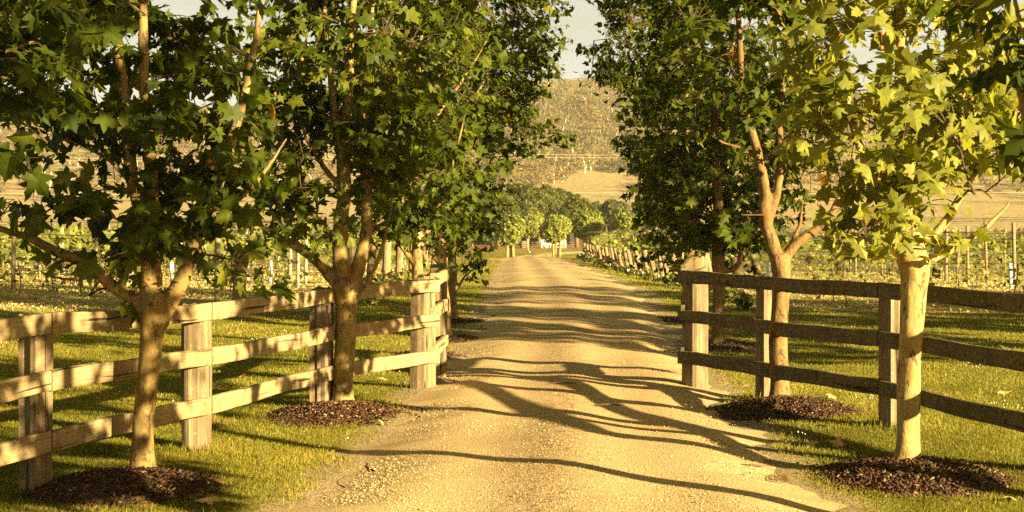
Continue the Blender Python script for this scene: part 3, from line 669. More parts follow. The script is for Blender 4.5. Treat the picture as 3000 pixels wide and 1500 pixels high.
def rail_mesh(A, B, h, t, seed, mat, parent, org):
    g = np.random.default_rng(seed); A = np.asarray(A, float); B = np.asarray(B, float)
    n = 26; Lh = np.linalg.norm(B-A); ax = (B-A)/Lh; sd = nrmz(np.cross(ax, [0, 0, 1.])); up = np.cross(sd, ax)
    sec = np.array([(-.5, -.44), (-.44, -.5), (.44, -.5), (.5, -.44), (.5, 0), (.5, .44), (.44, .5), (0, .52), (-.44, .5), (-.5, .44), (-.5, 0)]); m = len(sec)
    V = []; G = []
    bow = g.normal(0, .008); tap = g.uniform(.94, 1.04); ed = g.normal(0, .012, (n, m))
    for k in range(n):
        f = k/(n-1); c = A+(B-A)*f+up*(bow*math.sin(math.pi*f)+.004*math.sin(f*11+seed))
        hh = h*(1+(tap-1)*f)*(1+.02*math.sin(f*7+seed))
        s = sec+ed[k][:, None]*.8
        V.append(c+sd*(s[:, :1]*t)+up*(s[:, 1:]*hh)); G.append(np.stack([np.full(m, f*Lh), s[:, 1]*h, np.full(m, seed*2.1)+s[:, 0]*t], 1))
    V = np.concatenate(V); i = np.arange(n-1)[:, None]*m; j = np.arange(m)[None]; j2 = (j+1) % m
    Q = np.stack([i+j, i+j2, i+m+j2, i+m+j], -1).reshape(-1, 4)
    G = np.concatenate(G); e = (n-1)*m
    V = np.vstack([V, A, B]); G = np.vstack([G, G[0], G[-1]])
    T = [(len(V)-2, (k+1) % m, k) for k in range(m)]+[(len(V)-1, e+k, e+(k+1) % m) for k in range(m)]
    mb = MB(); mb.add(V, T, Q, guv=G); return mb.build('rail', mat, parent, org)

def fence(label, posts, heights, thick, w_list, tops, front, mat_r, seed, ret, rail_h=.135):
    """posts: [(x, d)...]; rails on the front side (front = +-1 along the fence's left normal)"""
    org = np.array([*posts[-1], float(gz(*posts[-1]))])
    root = thing('rail_fence', org, label, 'fence', 'three-rail timber fences beside the drive')
    P2 = np.array(posts); 
    for k, (x, d) in enumerate(posts):
        q = P2[min(k+1, len(P2)-1)]-P2[max(k-1, 0)]; rz = math.atan2(q[1], q[0])
        post_mesh(x, d, tops[k], w_list[k], w_list[k]*.9, rz+np.random.default_rng(seed+k).normal(0, .1), seed+k, 0, M['post'], root, org)
    for k in range(len(posts)-1):
        a, b = P2[k], P2[k+1]; t = (b-a)/np.linalg.norm(b-a); nn = np.array([-t[1], t[0]])*front
        for r, h in enumerate(heights):
            ha = h+.012*math.sin(seed+k*2.1+r); hb = h+.012*math.sin(seed+(k+1)*2.1+r)
            o1 = (w_list[k]*.45+thick*.3); o2 = (w_list[k+1]*.45+thick*.3)
            A = np.array([*(a+nn*o1-t*(.0 if k else .1)+t*.012), float(gz(*a))+ha]); B = np.array([*(b+nn*o2-t*.012+(t*.11 if k == len(posts)-2 else 0)), float(gz(*b))+hb])
            rail_mesh(A, B, rail_h, thick, seed*7+k*3+r, mat_r, root, org)
    if ret:      # short return panel at the gate end
        (x, d), w = ret
        post_mesh(x, d, tops[-1]+.10, w, w*.9, .1, seed+40, 0, M['post'], root, org)
        a = P2[-1]; b = np.array([x, d]); t = (b-a)/np.linalg.norm(b-a); nn = np.array([t[1], -t[0]]) if a[0] < 0 else np.array([-t[1], t[0]])
        for r, h in enumerate(heights):
            hh = (heights[-1]+.03, .80, .42)[2-r] if False else h+(.06 if r else .04)
            A = np.array([*(a+nn*(w_list[-1]*.45)-t*.08), float(gz(*a))+hh]); B = np.array([*(b+nn*(w*.45+.01)+t*.1), float(gz(*b))+hh+.05])
            rail_mesh(A, B, rail_h, thick, seed*7+60+r, mat_r, root, org)
    return root
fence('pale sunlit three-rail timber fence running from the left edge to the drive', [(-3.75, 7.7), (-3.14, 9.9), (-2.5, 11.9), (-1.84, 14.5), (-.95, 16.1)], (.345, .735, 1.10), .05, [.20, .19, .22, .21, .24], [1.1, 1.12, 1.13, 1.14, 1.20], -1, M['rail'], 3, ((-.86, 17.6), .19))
fence('shaded three-rail timber fence spotted with lichen on the right of the drive', [(4.35, 9.2), (3.9, 10.8), (3.28, 13.0), (2.56, 15.2), (1.97, 16.2)], (.33, .76, 1.19), .05, [.2, .2, .2, .17, .26], [1.2, 1.2, 1.2, 1.2, 1.27], 1, M['rail_shaded'], 4, ((2.16, 17.3), .18))

# ------------------------------------------------------------------ vineyards
EY = [(4.78, float(dd)) for dd in np.arange(28.6, 100.5, 2.42)]
def end_post(x, d, label, seed, lean, r=.105, h=1.08):
    g = np.random.default_rng(seed); org = np.array([x, d, float(gz(x, d))])
    n = 9; z = np.linspace(-.1, h, n); path = np.stack([x+lean*z+.004*np.sin(z*5+seed), np.full(n, float(d)), org[2]+z], 1)
    V, T, Q, G = tube(path, r*np.linspace(1.03, .95, n), 12, True, .02, seed); G = G+[0, 0, seed*.77]
    mb = MB(); mb.add(V, T, Q, guv=G)
    o = mb.build('end_post', M['endpost'], None, org); o.location = org
    tag(o, label, 'post', 'leaning round end posts of the vineyard rows')
for k, (x, d) in enumerate(EY):
    lab = 'round timber end post leaning toward the drive at the right vineyard'
    if k == 0: lab = 'shaded round end post behind the right fence, closest to it of the vineyard posts'
    if k == len(EY)-1: lab = 'last small end post at the far end of the right vineyard line'
    end_post(x+.04*math.sin(k*5), d, lab, 200+k, -.17+.04*math.sin(k*3.3), .082+.014*math.sin(k*7.7), .93+.06*math.sin(k*4.1))
EL = [(-4.85, 26.6), (-3.2, 29.6), (-3.05, 32.2), (-2.95, 34.9), (-2.85, 37.6), (-2.7, 40.3), (-2.6, 44), (-2.5, 48), (-2.4, 53), (-2.35, 58)]
for k, (x, d) in enumerate(EL):
    lab = 'round timber end post of a vineyard row left of the drive'
    if k == 0: lab = 'dark thick post standing alone behind the left fence and its first tree'
    end_post(x, d, lab, 260+k, .05, .12 if k == 0 else .10, 1.15)

def trellis(side, k, x0, d, cols, mat, h):
    g = np.random.default_rng(400+k+(100 if side > 0 else 0))
    org = np.array([x0, d, float(gz(x0, d))])
    where = 'right' if side > 0 else 'left'
    lab = f'post and wire vine trellis in the {where} vineyard'
    if k == 0: lab = f'post and wire trellis nearest the rail fence in the {where} vineyard'
    root = thing('vine_trellis', org, lab, 'trellis', f'wire trellis rows of the {where} vineyard')
    for x in cols:
        xx = x+g.normal(0, .12); hh = h*g.uniform(.92, 1.08); z = np.linspace(-.1, hh, 5); r = g.uniform(.038, .055)
        base = float(gz(xx, d)); ln = g.normal(0, .02)
        V, T, Q, G = tube(np.stack([xx+z*ln, np.full(5, d), base+z], 1), r, 8); mb = MB(); mb.add(V, T, Q, guv=G+[0, 0, xx])
        mb.build('post', mat, root, org, True)
    xe = cols[-1]+side*1.
    for hz in (.45, .9, 1.35, 1.7):
        r_w = .0035+.00002*d; xx = np.linspace(x0, xe, 24); z = gz(xx, np.full(24, d))+hz*min(1, h/1.75)
        z = z-.02*np.abs(np.sin((xx-x0)/8*math.pi))
        V, T, Q, G = tube(np.stack([xx, np.full(24, d), z], 1), r_w, 4); mb = MB(); mb.add(V, T, Q)
        mb.build('wire', M['wire'], root, org)
def young_vine(x, d, h, seed, label, group):
    g = np.random.default_rng(seed); org = np.array([x, d, float(gz(x, d))])
    root = thing('grapevine', org, label, 'vine', group)
    z = np.linspace(0, h, 6); path = np.stack([x+.03*np.sin(z*6+seed), d+.02*np.cos(z*5), org[2]+z], 1)
    mb = MB(); V, T, Q, _ = tube(path, .013, 5); mb.add(V, T, Q); mb.build('stem', M['bark_dark'], root, org)
    n = int(26*g.uniform(.6, 1.6)); mb = MB()
    c = path[g.integers(2, 6, n)]+g.normal(0, 1, (n, 3))*[.20, .12, .13]
    put_leaves(mb, c, g.normal(size=(n, 3))+[0, 0, -.7], g.normal(size=(n, 3))*.6+[.3, -.5, .6], g.uniform(.07, .14, n), np.clip(g.normal(.45, .2, n), 0, .9), g, 'simple')
    mb.build('foliage', M['vine'], root, org)
def vine_row(x0, x1, d, seed, where, dens=26, zlo=.45, zhi=1.55):
    g = np.random.default_rng(seed); n = int(abs(x1-x0)*dens)
    x = g.uniform(min(x0, x1), max(x0, x1), n)
    pass
    org = np.array([x0, d, float(gz(x0, d))])
    top = zhi+.15*np.sin(x*3.+seed)+.1*np.sin(x*7.)
    z = zlo+(top-zlo)*g.uniform(0, 1, n)**.7
    p = np.stack([x, d+g.normal(0, .16, n), gz(x, np.full(n, d))+z], 1); mb = VF
    put_leaves(mb, p, g.normal(size=(n, 3))+[0, 0, -.5], g.normal(size=(n, 3))*.7+[.2, -.5, .7], g.uniform(.14, .28, n), np.clip(g.normal(.5, .18, n), 0, .9), g, 'quad')
VF = MB(); ridx = 0
for k, (x, d) in enumerate(EY):
    xmax = min(.345*d+1, 46); cols = list(np.arange(13.2+.5*math.sin(k), xmax, 7.6)) or [xmax-.6]
    cols = [c for c in cols if c < .36*d+2]
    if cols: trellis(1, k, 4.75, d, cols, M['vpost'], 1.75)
    if d < 56:
        for xx in np.arange(6.3+.3*(k % 3), min(.35*d, 20), 1.55):
            if rng.uniform() < .72:
                young_vine(xx+rng.normal(0, .15), d, rng.uniform(.5, .95), 1000+ridx, 'young grapevine with few leaves in the right vineyard', 'young grapevines of the right vineyard'); ridx += 1
    elif d > 60: vine_row(5.3, min(.36*d+1, 40), d, 600+k, 'right', 24)
for k, d in enumerate(np.arange(30.5, 104, 2.9)):
    x0 = float(np.interp(d, [26, 30, 60, 104], [-4.8, -3.3, -2.5, -3.2])); xm = max(-.36*d-1, -44)
    cols = list(np.arange(x0-2.6-.7*math.sin(k*2.), xm, -4.6))
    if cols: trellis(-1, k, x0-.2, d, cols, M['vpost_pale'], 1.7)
    if d < 44:
        for xx in np.arange(x0-1.5, xm, -1.5):
            if rng.uniform() < .75:
                young_vine(xx+rng.normal(0, .2), d, rng.uniform(.5, 1.), 2000+ridx, 'young grapevine with few leaves in the left vineyard', 'young grapevines of the left vineyard'); ridx += 1
    else: vine_row(x0-.8, xm, d, 700+k, 'left', 24)
tag(VF.build('vine_foliage', M['vine']), 'leafy green vine rows far across the vineyards', 'vines', kind='stuff')
for k, (x, d) in enumerate([(12.2, 36.7), (14.6, 42.2), (8.1, 47.6), (6.3, 36.7), (12.0, 31.3), (-9.6, 33.4), (-7.4, 42.1), (-6.3, 39.2), (-12.5, 36.3), (-8.2, 36.3)]):
    mb = MB(); org = np.array([x, d, float(gz(x, d))]); z = np.array([-.02, .3, .62])
    V, T, Q, _ = tube(np.stack([x+.05*z*(k % 3-1), np.full(3, d), org[2]+z], 1), .05, 10); mb.add(V, T, Q)
    o = mb.build('vine_guard', M['guard'], None, org, True); o.location = org
    tag(o, 'pale plastic sleeve round a young vine in the %s vineyard' % ('right' if x > 0 else 'left'), 'vine guard', 'plastic vine guards of the %s vineyard' % ('right' if x > 0 else 'left'))

def rose(x, d, seed, label, s=1.):
    g = np.random.default_rng(seed); org = np.array([x, d, float(gz(x, d))]); root = thing('rose_bush', org, label, 'rose bush', 'rose bushes at the ends of the vine rows')
    mb = MB()
    for k in range(7):
        e = org+np.array([g.normal(0, .22), g.normal(0, .2), g.uniform(.3, .62)])*s
        V, T, Q, _ = tube(catmull([org+[0, 0, -.02], (org+e)/2+g.normal(0, .04, 3), e], 6), np.linspace(.010, .004, 6), 4); mb.add(V, T, Q)
    mb.build('stem', M['bark_dark'], root, org)
    n = 210; v = ell_sample(g, n, .2)*np.array([.34, .3, .28])*s+org+[0, 0, .34*s]; v = v[g.uniform(size=n) < .8]; n = len(v); mb = MB()
    put_leaves(mb, v, g.normal(size=(n, 3)), g.normal(size=(n, 3))+[.2, -.3, .8], g.uniform(.05, .10, n), np.clip(g.normal(.4, .25, n), 0, 1), g, 'quad')
    mb.build('foliage', M['vine'], root, org)
    for k in range(int(g.integers(1, 4))):
        v = nrmz(g.normal(size=3)*[1, .6, .5]+[0, -.7, .5]); c = org+np.array([0, 0, .36*s])+v*np.array([.33, .3, .28])*s
        mb = MB(); m = 22
        put_leaves(mb, c+g.normal(0, .012, (m, 3)), g.normal(size=(m, 3))+[0, 0, .3], g.normal(size=(m, 3)), np.full(m, .026)*g.uniform(.8, 1.3), np.full(m, .5), g, 'quad')
        mb.build('blossom', M['petal'], root, org)
for k, (x, d) in enumerate(EY):
    lab = 'white flowering rose bush at the foot of a leaning vineyard post'
    if k == 0: lab = 'dark leafy rose bush with white blooms seen through the right fence'
    if k == len(EY)-1: lab = 'rose bush at the far end of the right line of posts'
    rose(x-.40+.1*math.sin(k*2.2), d-.2, 900+k, lab, .48+.12*math.sin(k*1.7))
for k, (x, d) in enumerate([(-2.75, 29.2), (-2.6, 31.9), (-6.6, 27.2), (-2.3, 37.3)]):
    rose(x, d, 950+k, ['straggly rose bush behind the knobbly left tree', 'thin rose bush seen under the top rail by the left gate post', 'low rose bush with a pale bloom behind the left fence', 'white rose bush beyond the left gate post'][k], .95)

# ------------------------------------------------------------------ far lawn: topiary, grove, house
def clip_tree(name, label, cat, group, x, d, stems, blobs, mat, size, dens, seed, bark='bark'):
    g = np.random.default_rng(seed); org = np.array([x, d, float(gz(x, d))]); root = thing(name, org, label, cat, group)
    mb = MB()
    for (a, r, lx) in stems:
        z = np.linspace(-.1, a, 6); V, T, Q, _ = tube(np.stack([x+lx+.03*np.sin(z*2+seed+lx*9)+z*0, d+.12*np.sin(lx*40)+z*0, org[2]+z], 1), np.linspace(r*1.15, r*.85, 6), 9, True, .04, seed)
        mb.add(V, T, Q)
    mb.build('trunk', M[bark], root, org, True)
    mb = MB()
    for (cx_, cy_, cz_, rx, ry, rz_) in blobs:
        vol = 4.19*rx*ry*rz_; n = int(dens*vol**.75)
        v = ell_sample(g, n, .75); q = v*4.2
        bump = 1+.10*np.sin(q[:, 0]*2+seed)*np.sin(q[:, 2]*2.3)+.08*np.sin(q[:, 1]*3+q[:, 2]*2.)
        f = np.sin(q[:, 0]*1.9+q[:, 1]+seed)+np.sin(q[:, 2]*2.2-q[:, 1]*1.3+seed*2); k = f > -1.25
        v = v[k]; bump = bump[k]; n = len(v)
        p = org+[cx_, cy_, cz_]+v*np.array([rx, ry, rz_])*bump[:, None]
        put_leaves(mb, p, g.normal(size=(n, 3))+[0, 0, -.4], v*1.0+g.normal(0, .6, (n, 3))+[0, 0, .3], size*g.uniform(.6, 1.3, n), np.clip(g.normal(.48, .2, n), 0, .9), g, 'quad')
    mb.build('crown', [M[mat], M[bark]], root, org)
    return root
S3 = lambda h, r: [(h, r, -.28), (h, r*.8, .02), (h, r, .32)]
TOP = [(1494, 762, 1497, 672, 33, 43, 'clipped round tree on two pale stems, left of the drive end'), (1546, 742, 1554, 656, 32, 37, 'smaller clipped tree with one slim stem behind the path'), (1628, 757, 1627, 668, 38, 40, 'biggest clipped round tree, on pale stems in the middle of the far lawn'),
       (1720, 742, 1722, 660, 39, 38, 'clipped tree on a thick forked stem behind the last vineyard posts'), (1843, 735, 1838, 662, 39, 37, 'clipped round tree on three pale stems right of the far post line')]
for k, (bx, by, cx_, cy_, rx, ry, lab) in enumerate(TOP):
    d = (112, 150, 118, 128, 125)[k]; x = (bx-1500)*d/F; s = d/F; z0 = float(gz(x, d))
    cz = EYE-(cy_-HZ)*s-z0; st = ([(cz, .10, -.2), (cz, .10, .25), (cz*.95, .06, .05)], [(cz, .10, 0)], [(cz, .09, -.22), (cz, .11, .05), (cz, .10, .3)], [(cz, .2, -.15), (cz, .18, .3)], S3(cz, .12))[k]
    clip_tree('topiary_tree', lab, 'tree', 'clipped round trees on the far lawn', x, d, st, [((cx_-bx)*s, 0, cz, rx*s, rx*s, ry*s), ((cx_-bx-15)*s, .1, cz-.25*ry*s, rx*.85*s, rx*.8*s, ry*.8*s), ((cx_-bx+20)*s, .1, cz+.2*ry*s, rx*.7*s, rx*.7*s, ry*.75*s)], 'topiary', .15, 1150, 70+k)
clip_tree('sapling', 'thin staked sapling beside the biggest clipped tree', 'tree', None, (1641-1500)*112/F, 112, [(1.75, .035, 0)], [(0, 0, 1.35, .3, .3, .4)], 'topiary', .2, 110, 78)
GR = [(1380, 720, 1385, 615, 85, 75, 205), (1460, 715, 1455, 612, 72, 70, 215), (1545, 715, 1535, 606, 70, 72, 225), (1580, 715, 1600, 590, 62, 58, 238), (1690, 718, 1694, 630, 55, 62, 212), (1640, 714, 1645, 610, 56, 62, 240), (1740, 715, 1738, 640, 42, 58, 245), (1805, 715, 1806, 626, 52, 44, 236), (1910, 715, 1905, 625, 70, 70, 250), (1300, 718, 1300, 600, 90, 90, 240)]
for k, (bx, by, cx_, cy_, rx, ry, d) in enumerate(GR):
    x = (bx-1500)*d/F; s = d/F; z0 = float(gz(x, d)); cz = EYE-(cy_-HZ)*s-z0; g = np.random.default_rng(300+k)
    bl = [((cx_-bx)*s, 0, cz, rx*s*.8, rx*s*.8, ry*s*.8)]
    for q in range(6):
        v = nrmz(g.normal(size=3)+[0, -.4, .2]); bl.append(((cx_-bx)*s+v[0]*rx*s*.62, v[1]*rx*s*.6, cz+v[2]*ry*s*.6, rx*s*g.uniform(.32, .5), rx*s*.42, ry*s*g.uniform(.32, .48)))
    nm = ['broad dark green tree shading the tables, at the left of the grove', 'rounded grove tree behind the left clipped tree', 'grove tree rising behind the biggest clipped tree', 'tall crown at the top of the grove skyline', 'grove tree with a leaning bare trunk in the sun', 'tall grove tree behind the leaning trunk', 'grove tree at the right shoulder of the grove', 'dark tree beside the timber house', 'dark tree half hidden by the right roadside crowns', 'grove tree half hidden by the left roadside crowns'][k]
    clip_tree('grove_tree', nm, 'tree', 'grove of round trees beyond the lawn', x, d, [(cz, .28, 0)], bl, 'grove', .32, 460, 80+k, 'bark_dark')

hd_ = 252.; org = np.array([18.6, hd_, float(gz(18.6, hd_))])
hs = thing('timber_house', org, 'dark timber house with a veranda under the grove trees', 'house')
mb = MB(); box(mb, org+[0, 5, 1.6], (22, 8, 3.3)); mb.build('wall', M['timber'], hs, org)
mb = MB(); V = org+np.array([(-12, -1.6, 3.5), (12, -1.6, 3.5), (12, 5, 4.7), (-12, 5, 4.7), (12, 11, 3.5), (-12, 11, 3.5), (-12, -1.6, 3.3), (12, -1.6, 3.3), (12, 11, 3.3), (-12, 11, 3.3)])
mb.add(V, Q=[(0, 1, 2, 3), (3, 2, 4, 5), (6, 9, 8, 7), (0, 6, 7, 1), (4, 8, 9, 5)], T=[(1, 4, 2), (0, 3, 5)]); 
mb.add(V[[1, 7, 8, 4, 0, 5, 9, 6]], Q=[(0, 1, 2, 3), (4, 5, 6, 7)]); mb.build('roof', M['roof'], hs, org)
for q in (-10.5, -6.5, -2.8, -1.6, 2.4, 6.4, 10.4):
    mb = MB(); box(mb, org+[q, -1.2, 1.65], (.26, .26, 3.3)); mb.build('post', M['timber2'], hs, org)
for q in (-4.6, .6, 4.6):
    mb = MB(); box(mb, org+[q, .97, 1.3], (1.5, .12, 2.6)); mb.build('door', M['timber2'], hs, org)

# dark leafy wall added to stand in for shade behind the grove
g = np.random.default_rng(77); hx_ = np.arange(-16, 9, .5); org = np.array([-4., 256., float(gz(-4, 256))]); mb = MB()
n = 9000; x = g.uniform(-24, 8.2, n); dd = 256+g.uniform(-.9, .9, n); z = g.uniform(0, 1, n)**.8*(3.1+.25*np.sin(x*1.3)+.15*np.sin(x*3.7))
put_leaves(mb, np.stack([x, dd, gz(x, dd)+z], 1), g.normal(size=(n, 3))+[0, 0, -.4], g.normal(size=(n, 3))*.7+[.1, -.6, .3], g.uniform(.3, .6, n), np.clip(g.normal(.25, .15, n), 0, .9), g, 'quad')
o = mb.build('shade_hedge', M['grove'], None, org); o.location = org; tag(o, 'long dark band of leaves added as the shade behind the garden chairs', 'shade_hedge')
# white garden chairs
def garden_chair(x, d, rz):
    org = (x, d, float(gz(x, d))); root = thing('garden_chair', org, 'white wooden garden chair with a tall sloping back under the grove', 'chair', 'white garden chairs under the grove', rz)
    mb = MB(); box(mb, (0, 0, .36), (.56, .56, .04), tilt=(-.2, 'x')); mb.build('seat', M['white'], root)
    mb = MB()
    for k in range(5): box(mb, ((k-2)*.11, .34, .70+.03*(2-abs(k-2))), (.10, .025, .78+.05*(2-abs(k-2))), tilt=(-.35, 'x'))
    mb.build('backrest', M['white'], root)
    for s in (-1, 1):
        mb = MB(); box(mb, (s*.33, -.02, .56), (.12, .66, .03)); mb.build('armrest', M['white'], root)
        mb = MB(); box(mb, (s*.30, -.26, .28), (.05, .10, .55)); mb.build('leg', M['white'], root)
        mb = MB(); box(mb, (s*.30, .22, .22), (.05, .10, .46), tilt=(.3, 'x')); mb.build('leg', M['white'], root)
    return root
c0 = garden_chair((1594-1500)*200/F, 200, .3)
for k, (px, d) in enumerate([(1603, 203), (1609, 201), (1616, 204), (1636, 202), (1642, 203), (1650, 201)]):
    c = copy_tree(c0); x = (px-1500)*d/F; c.location = (x, d, float(gz(x, d))); c.rotation_euler[2] = .6-.5*k*.4
def picnic(px, d, label):
    x = (px-1500)*d/F; org = (x, d, float(gz(x, d))); root = thing('picnic_table', org, label, 'table', 'picnic tables under the grove')
    mb = MB()
    for k in range(4): box(mb, (0, (k-1.5)*.19, .75), (1.9, .17, .045))
    mb.build('tabletop', M['timber2'], root)
    for s in (-1, 1):
        mb = MB(); box(mb, (0, s*.72, .45), (1.9, .26, .045)); mb.build('bench', M['timber2'], root)
        for q in (-1, 1): mb = MB(); box(mb, (s*.7, q*.32, .36), (.08, .08, .84), tilt=(q*.45, 'x')); mb.build('leg', M['timber2'], root)
        mb = MB(); box(mb, (s*.62, 0, .42), (.06, 1.5, .08)); mb.build('brace', M['timber2'], root)
picnic(1575, 206, 'picnic table left of the white garden chairs'); picnic(1664, 207, 'picnic table by the leaning grove trunk'); picnic(1588, 222, 'picnic table deep in the shade behind the chairs')
def barrel(px, d, label):
    x = (px-1500)*d/F; org = (x, d, float(gz(x, d))); root = thing('wine_barrel', org, label, 'barrel', 'wine barrels under the grove')
    z = np.linspace(0, .95, 9); r = .33+.09*np.sin(z/.95*math.pi)
    mb = MB(); V, T, Q, _ = tube(np.stack([z*0, z*0, z], 1), r, 16); mb.add(V, T, Q); mb.build('cask', M['barrel'], root, None, True)
    for hz in (.06, .3, .66, .9):
        mb = MB(); zz = np.array([hz-.025, hz+.025]); rr = .33+.09*np.sin(zz/.95*math.pi)+.006
        V, T, Q, _ = tube(np.stack([zz*0, zz*0, zz], 1), rr, 16); mb.add(V, T, Q); mb.build('hoop', M['hoop'], root, None, True)
barrel(1531, 198, 'upright wine barrel left of the slim stemmed tree'); barrel(1538, 199, 'second wine barrel touching the slim stemmed tree'); barrel(1499, 200, 'wine barrel standing behind the left clipped tree')

# low sign at the end of the drive
sx, sd_ = (1553-1500)*106/F, 106.; org = np.array([sx, sd_, float(gz(sx, sd_))+.08])
sg = thing('drive_sign', org, 'small dark sign board on thin splayed legs at the end of the gravel drive', 'sign')
mb = MB(); box(mb, org+[0, 0, .36], (.36, .03, .12)); bd = mb.build('board', M['sign'], sg, org)
mb = MB(); box(mb, org+[-.02, -.018, .352], (.12, .006, .035)); box(mb, org+[.02, -.018, .385], (.05, .006, .025)); mb.build('lettering', M['white'], bd, None)
bd.children[0].location = [-float(v) for v in org]
for s in (-1, 1):
    mb = MB(); V, T, Q, _ = tube(org+np.array([(s*.04, 0, .3), (s*.42, -.05, -.1)]), .011, 6); mb.add(V, T, Q); mb.build('leg', M['sign'], sg, org)

# power lines over the foot of the hill
for k, (ya, yb, D_) in enumerate([(462, 444, 470), (470, 452, 470), (566, 560, 420)]):
    xx = np.linspace(-160, 170, 40); t = (xx+160)/330; za = EYE+(HZ-ya-(yb-ya)*t)*D_/F-2.0*(1-(2*((t*2) % 1)-1)**2)*.25
    mb = MB(); V, T, Q, _ = tube(np.stack([xx, np.full(40, D_), za], 1), .04, 5); mb.add(V, T, Q); org = V[0]
    o = mb.build('power_line', M['cable'], None, org); o.location = org
    tag(o, ['upper of the two bright power lines crossing the wooded hill', 'lower of the two bright power lines crossing the wooded hill', 'single power line crossing the pale field under the hill'][k], 'power line', 'power lines in front of the hill')

# ------------------------------------------------------------------ hill forest (countless)
g = np.random.default_rng(5)
n1, n2 = 5400, 5600
u = np.concatenate([g.uniform(-.03, .115, n1), g.uniform(-.38, .38, n2)]); D_ = 425+(1130-425)*np.sqrt(g.uniform(0, 1, n1+n2)); X_ = u*D_
lim = np.where((u < -.05) | (u > .1), 440., 505+68*sstep(.02, .06, u))+14*np.sin(X_/23.)+8*np.sin(X_/9.)      # lower edge of the wood
k = D_ > lim; X_, D_ = X_[k], D_[k]; n = len(X_); Zb = hillz(X_, D_)
hgt = g.uniform(3.5, 9, n)*np.where(g.uniform(size=n) < .1, 1.35, 1); wid = hgt*g.uniform(.38, .6, n)
mb = MB(); per = 74
v = ell_sample(g, n*per, .7); ti = np.repeat(np.arange(n), per)
p = np.stack([X_[ti]+v[:, 0]*wid[ti], D_[ti]+v[:, 1]*wid[ti], Zb[ti]+hgt[ti]*(.62+.40*v[:, 2])], 1)
put_leaves(mb, p, g.normal(size=(len(p), 3)), v*.7+g.normal(0, .5, v.shape)+[.35, -.35, .5], (.07*hgt[ti]+.26)*g.uniform(.7, 1.3, len(p)), np.clip(np.repeat(g.normal(.45, .14, n), per)+g.normal(0, .08, len(p)), 0, .9), g, 'quad')
for q in np.where(g.uniform(size=n) < .22)[0]:
    c = np.array([X_[q], D_[q]-wid[q]*.5, Zb[q]]); V, T, Q, _ = tube(catmull([c, c+[g.normal(0, .4), 0, hgt[q]*.4], c+[g.normal(0, 1.2), 0, hgt[q]*.85]], 5), np.linspace(.28, .1, 5), 4, False); mb.add(V, T, Q, mat=1)
m, nt = newmat('gum_trunk'); finish(nt, (.62, .52, .36), .8); M['gumtrunk'] = m
tag(mb.build('hill_forest', [M['gum'], M['gumtrunk']]), 'eucalypt forest covering the hill, golden light and haze in its colour', 'forest', kind='stuff')

# ------------------------------------------------------------------ grass, clover, stones, weeds
def on_drive(x, d, m=0.): return np.abs(x-rcx(d))-rhw(d)-np.where(x < rcx(d), wob(d+40, 1), wob(d+40, 2.7)) < m
g = np.random.default_rng(9)
n = 640000
inv = g.uniform(1/90., 1/8.0, n); d = 1/inv; x = g.uniform(-.37, .37, n)*d
pn = np.sin(x*3.1+d*1.7)+np.sin(x*5.7-d*2.9)+np.sin(x*1.3+d*4.1)
e = np.abs(x-rcx(d))-rhw(d)
k = ~on_drive(x, d, .06+.05*pn) & ~in_mulch(x, d) & (g.uniform(size=n) < sstep(-.05, .7, e+.12*pn)*.9+.1) & ~((d > 28) & ((x > 4.6) | (x < -3.2))) & ~((d > 78) & (x < -1))
x, d, pn = x[k], d[k], pn[k]; n = len(x); z = gz(x, d)
h = g.uniform(.010, .034, n)*(1+.25*pn/3)*(1+.012*d); w = g.uniform(.0018, .0036, n)*(d/9.)
a = g.uniform(0, 6.28, n); ln = g.uniform(.1, .9, n)*h; la = g.uniform(0, 6.28, n)
FEET = [(-3.75, 7.7), (-3.14, 9.9), (-2.5, 11.9), (-1.84, 14.5), (-.95, 16.1), (-.86, 17.6), (3.9, 10.8), (3.28, 13.0), (2.56, 15.2), (1.97, 16.2), (2.16, 17.3)]
near = np.zeros(n)
for fx, fd in FEET: near = np.maximum(near, 1-sstep(.12, .34, np.hypot(x-fx, d-fd)))
h = h*(1+1.6*near*g.uniform(0, 1, n)); h = np.where(g.uniform(size=n) < .006, h*2.2, h)
B = np.stack([x, d, z-.004], 1); S = np.stack([np.cos(a), np.sin(a)*.5, 0*a], 1)*w[:, None]
tipv = B+np.stack([np.cos(la)*ln, np.sin(la)*ln, h], 1); midv = B+np.stack([np.cos(la)*ln*.35, np.sin(la)*ln*.35, h*.6], 1)
V = np.stack([B-S, B+S, midv+S*.7, midv-S*.7, tipv], 1).reshape(-1, 3); b = (np.arange(n)*5)[:, None]
tn = np.clip(g.normal(.42, .17, n)+.17*pn/3+.12*(np.sin(x*.9+2)*np.sin(d*.7)), 0, .92)
mb = MB(); mb.add(V, T=np.array([[3, 2, 4]])+b, Q=np.array([[0, 1, 2, 3]])+b, tint=np.repeat(tn, 5))
tag(mb.build('grass', M['blade']), 'short mown grass with clover on both verges', 'grass', kind='stuff')
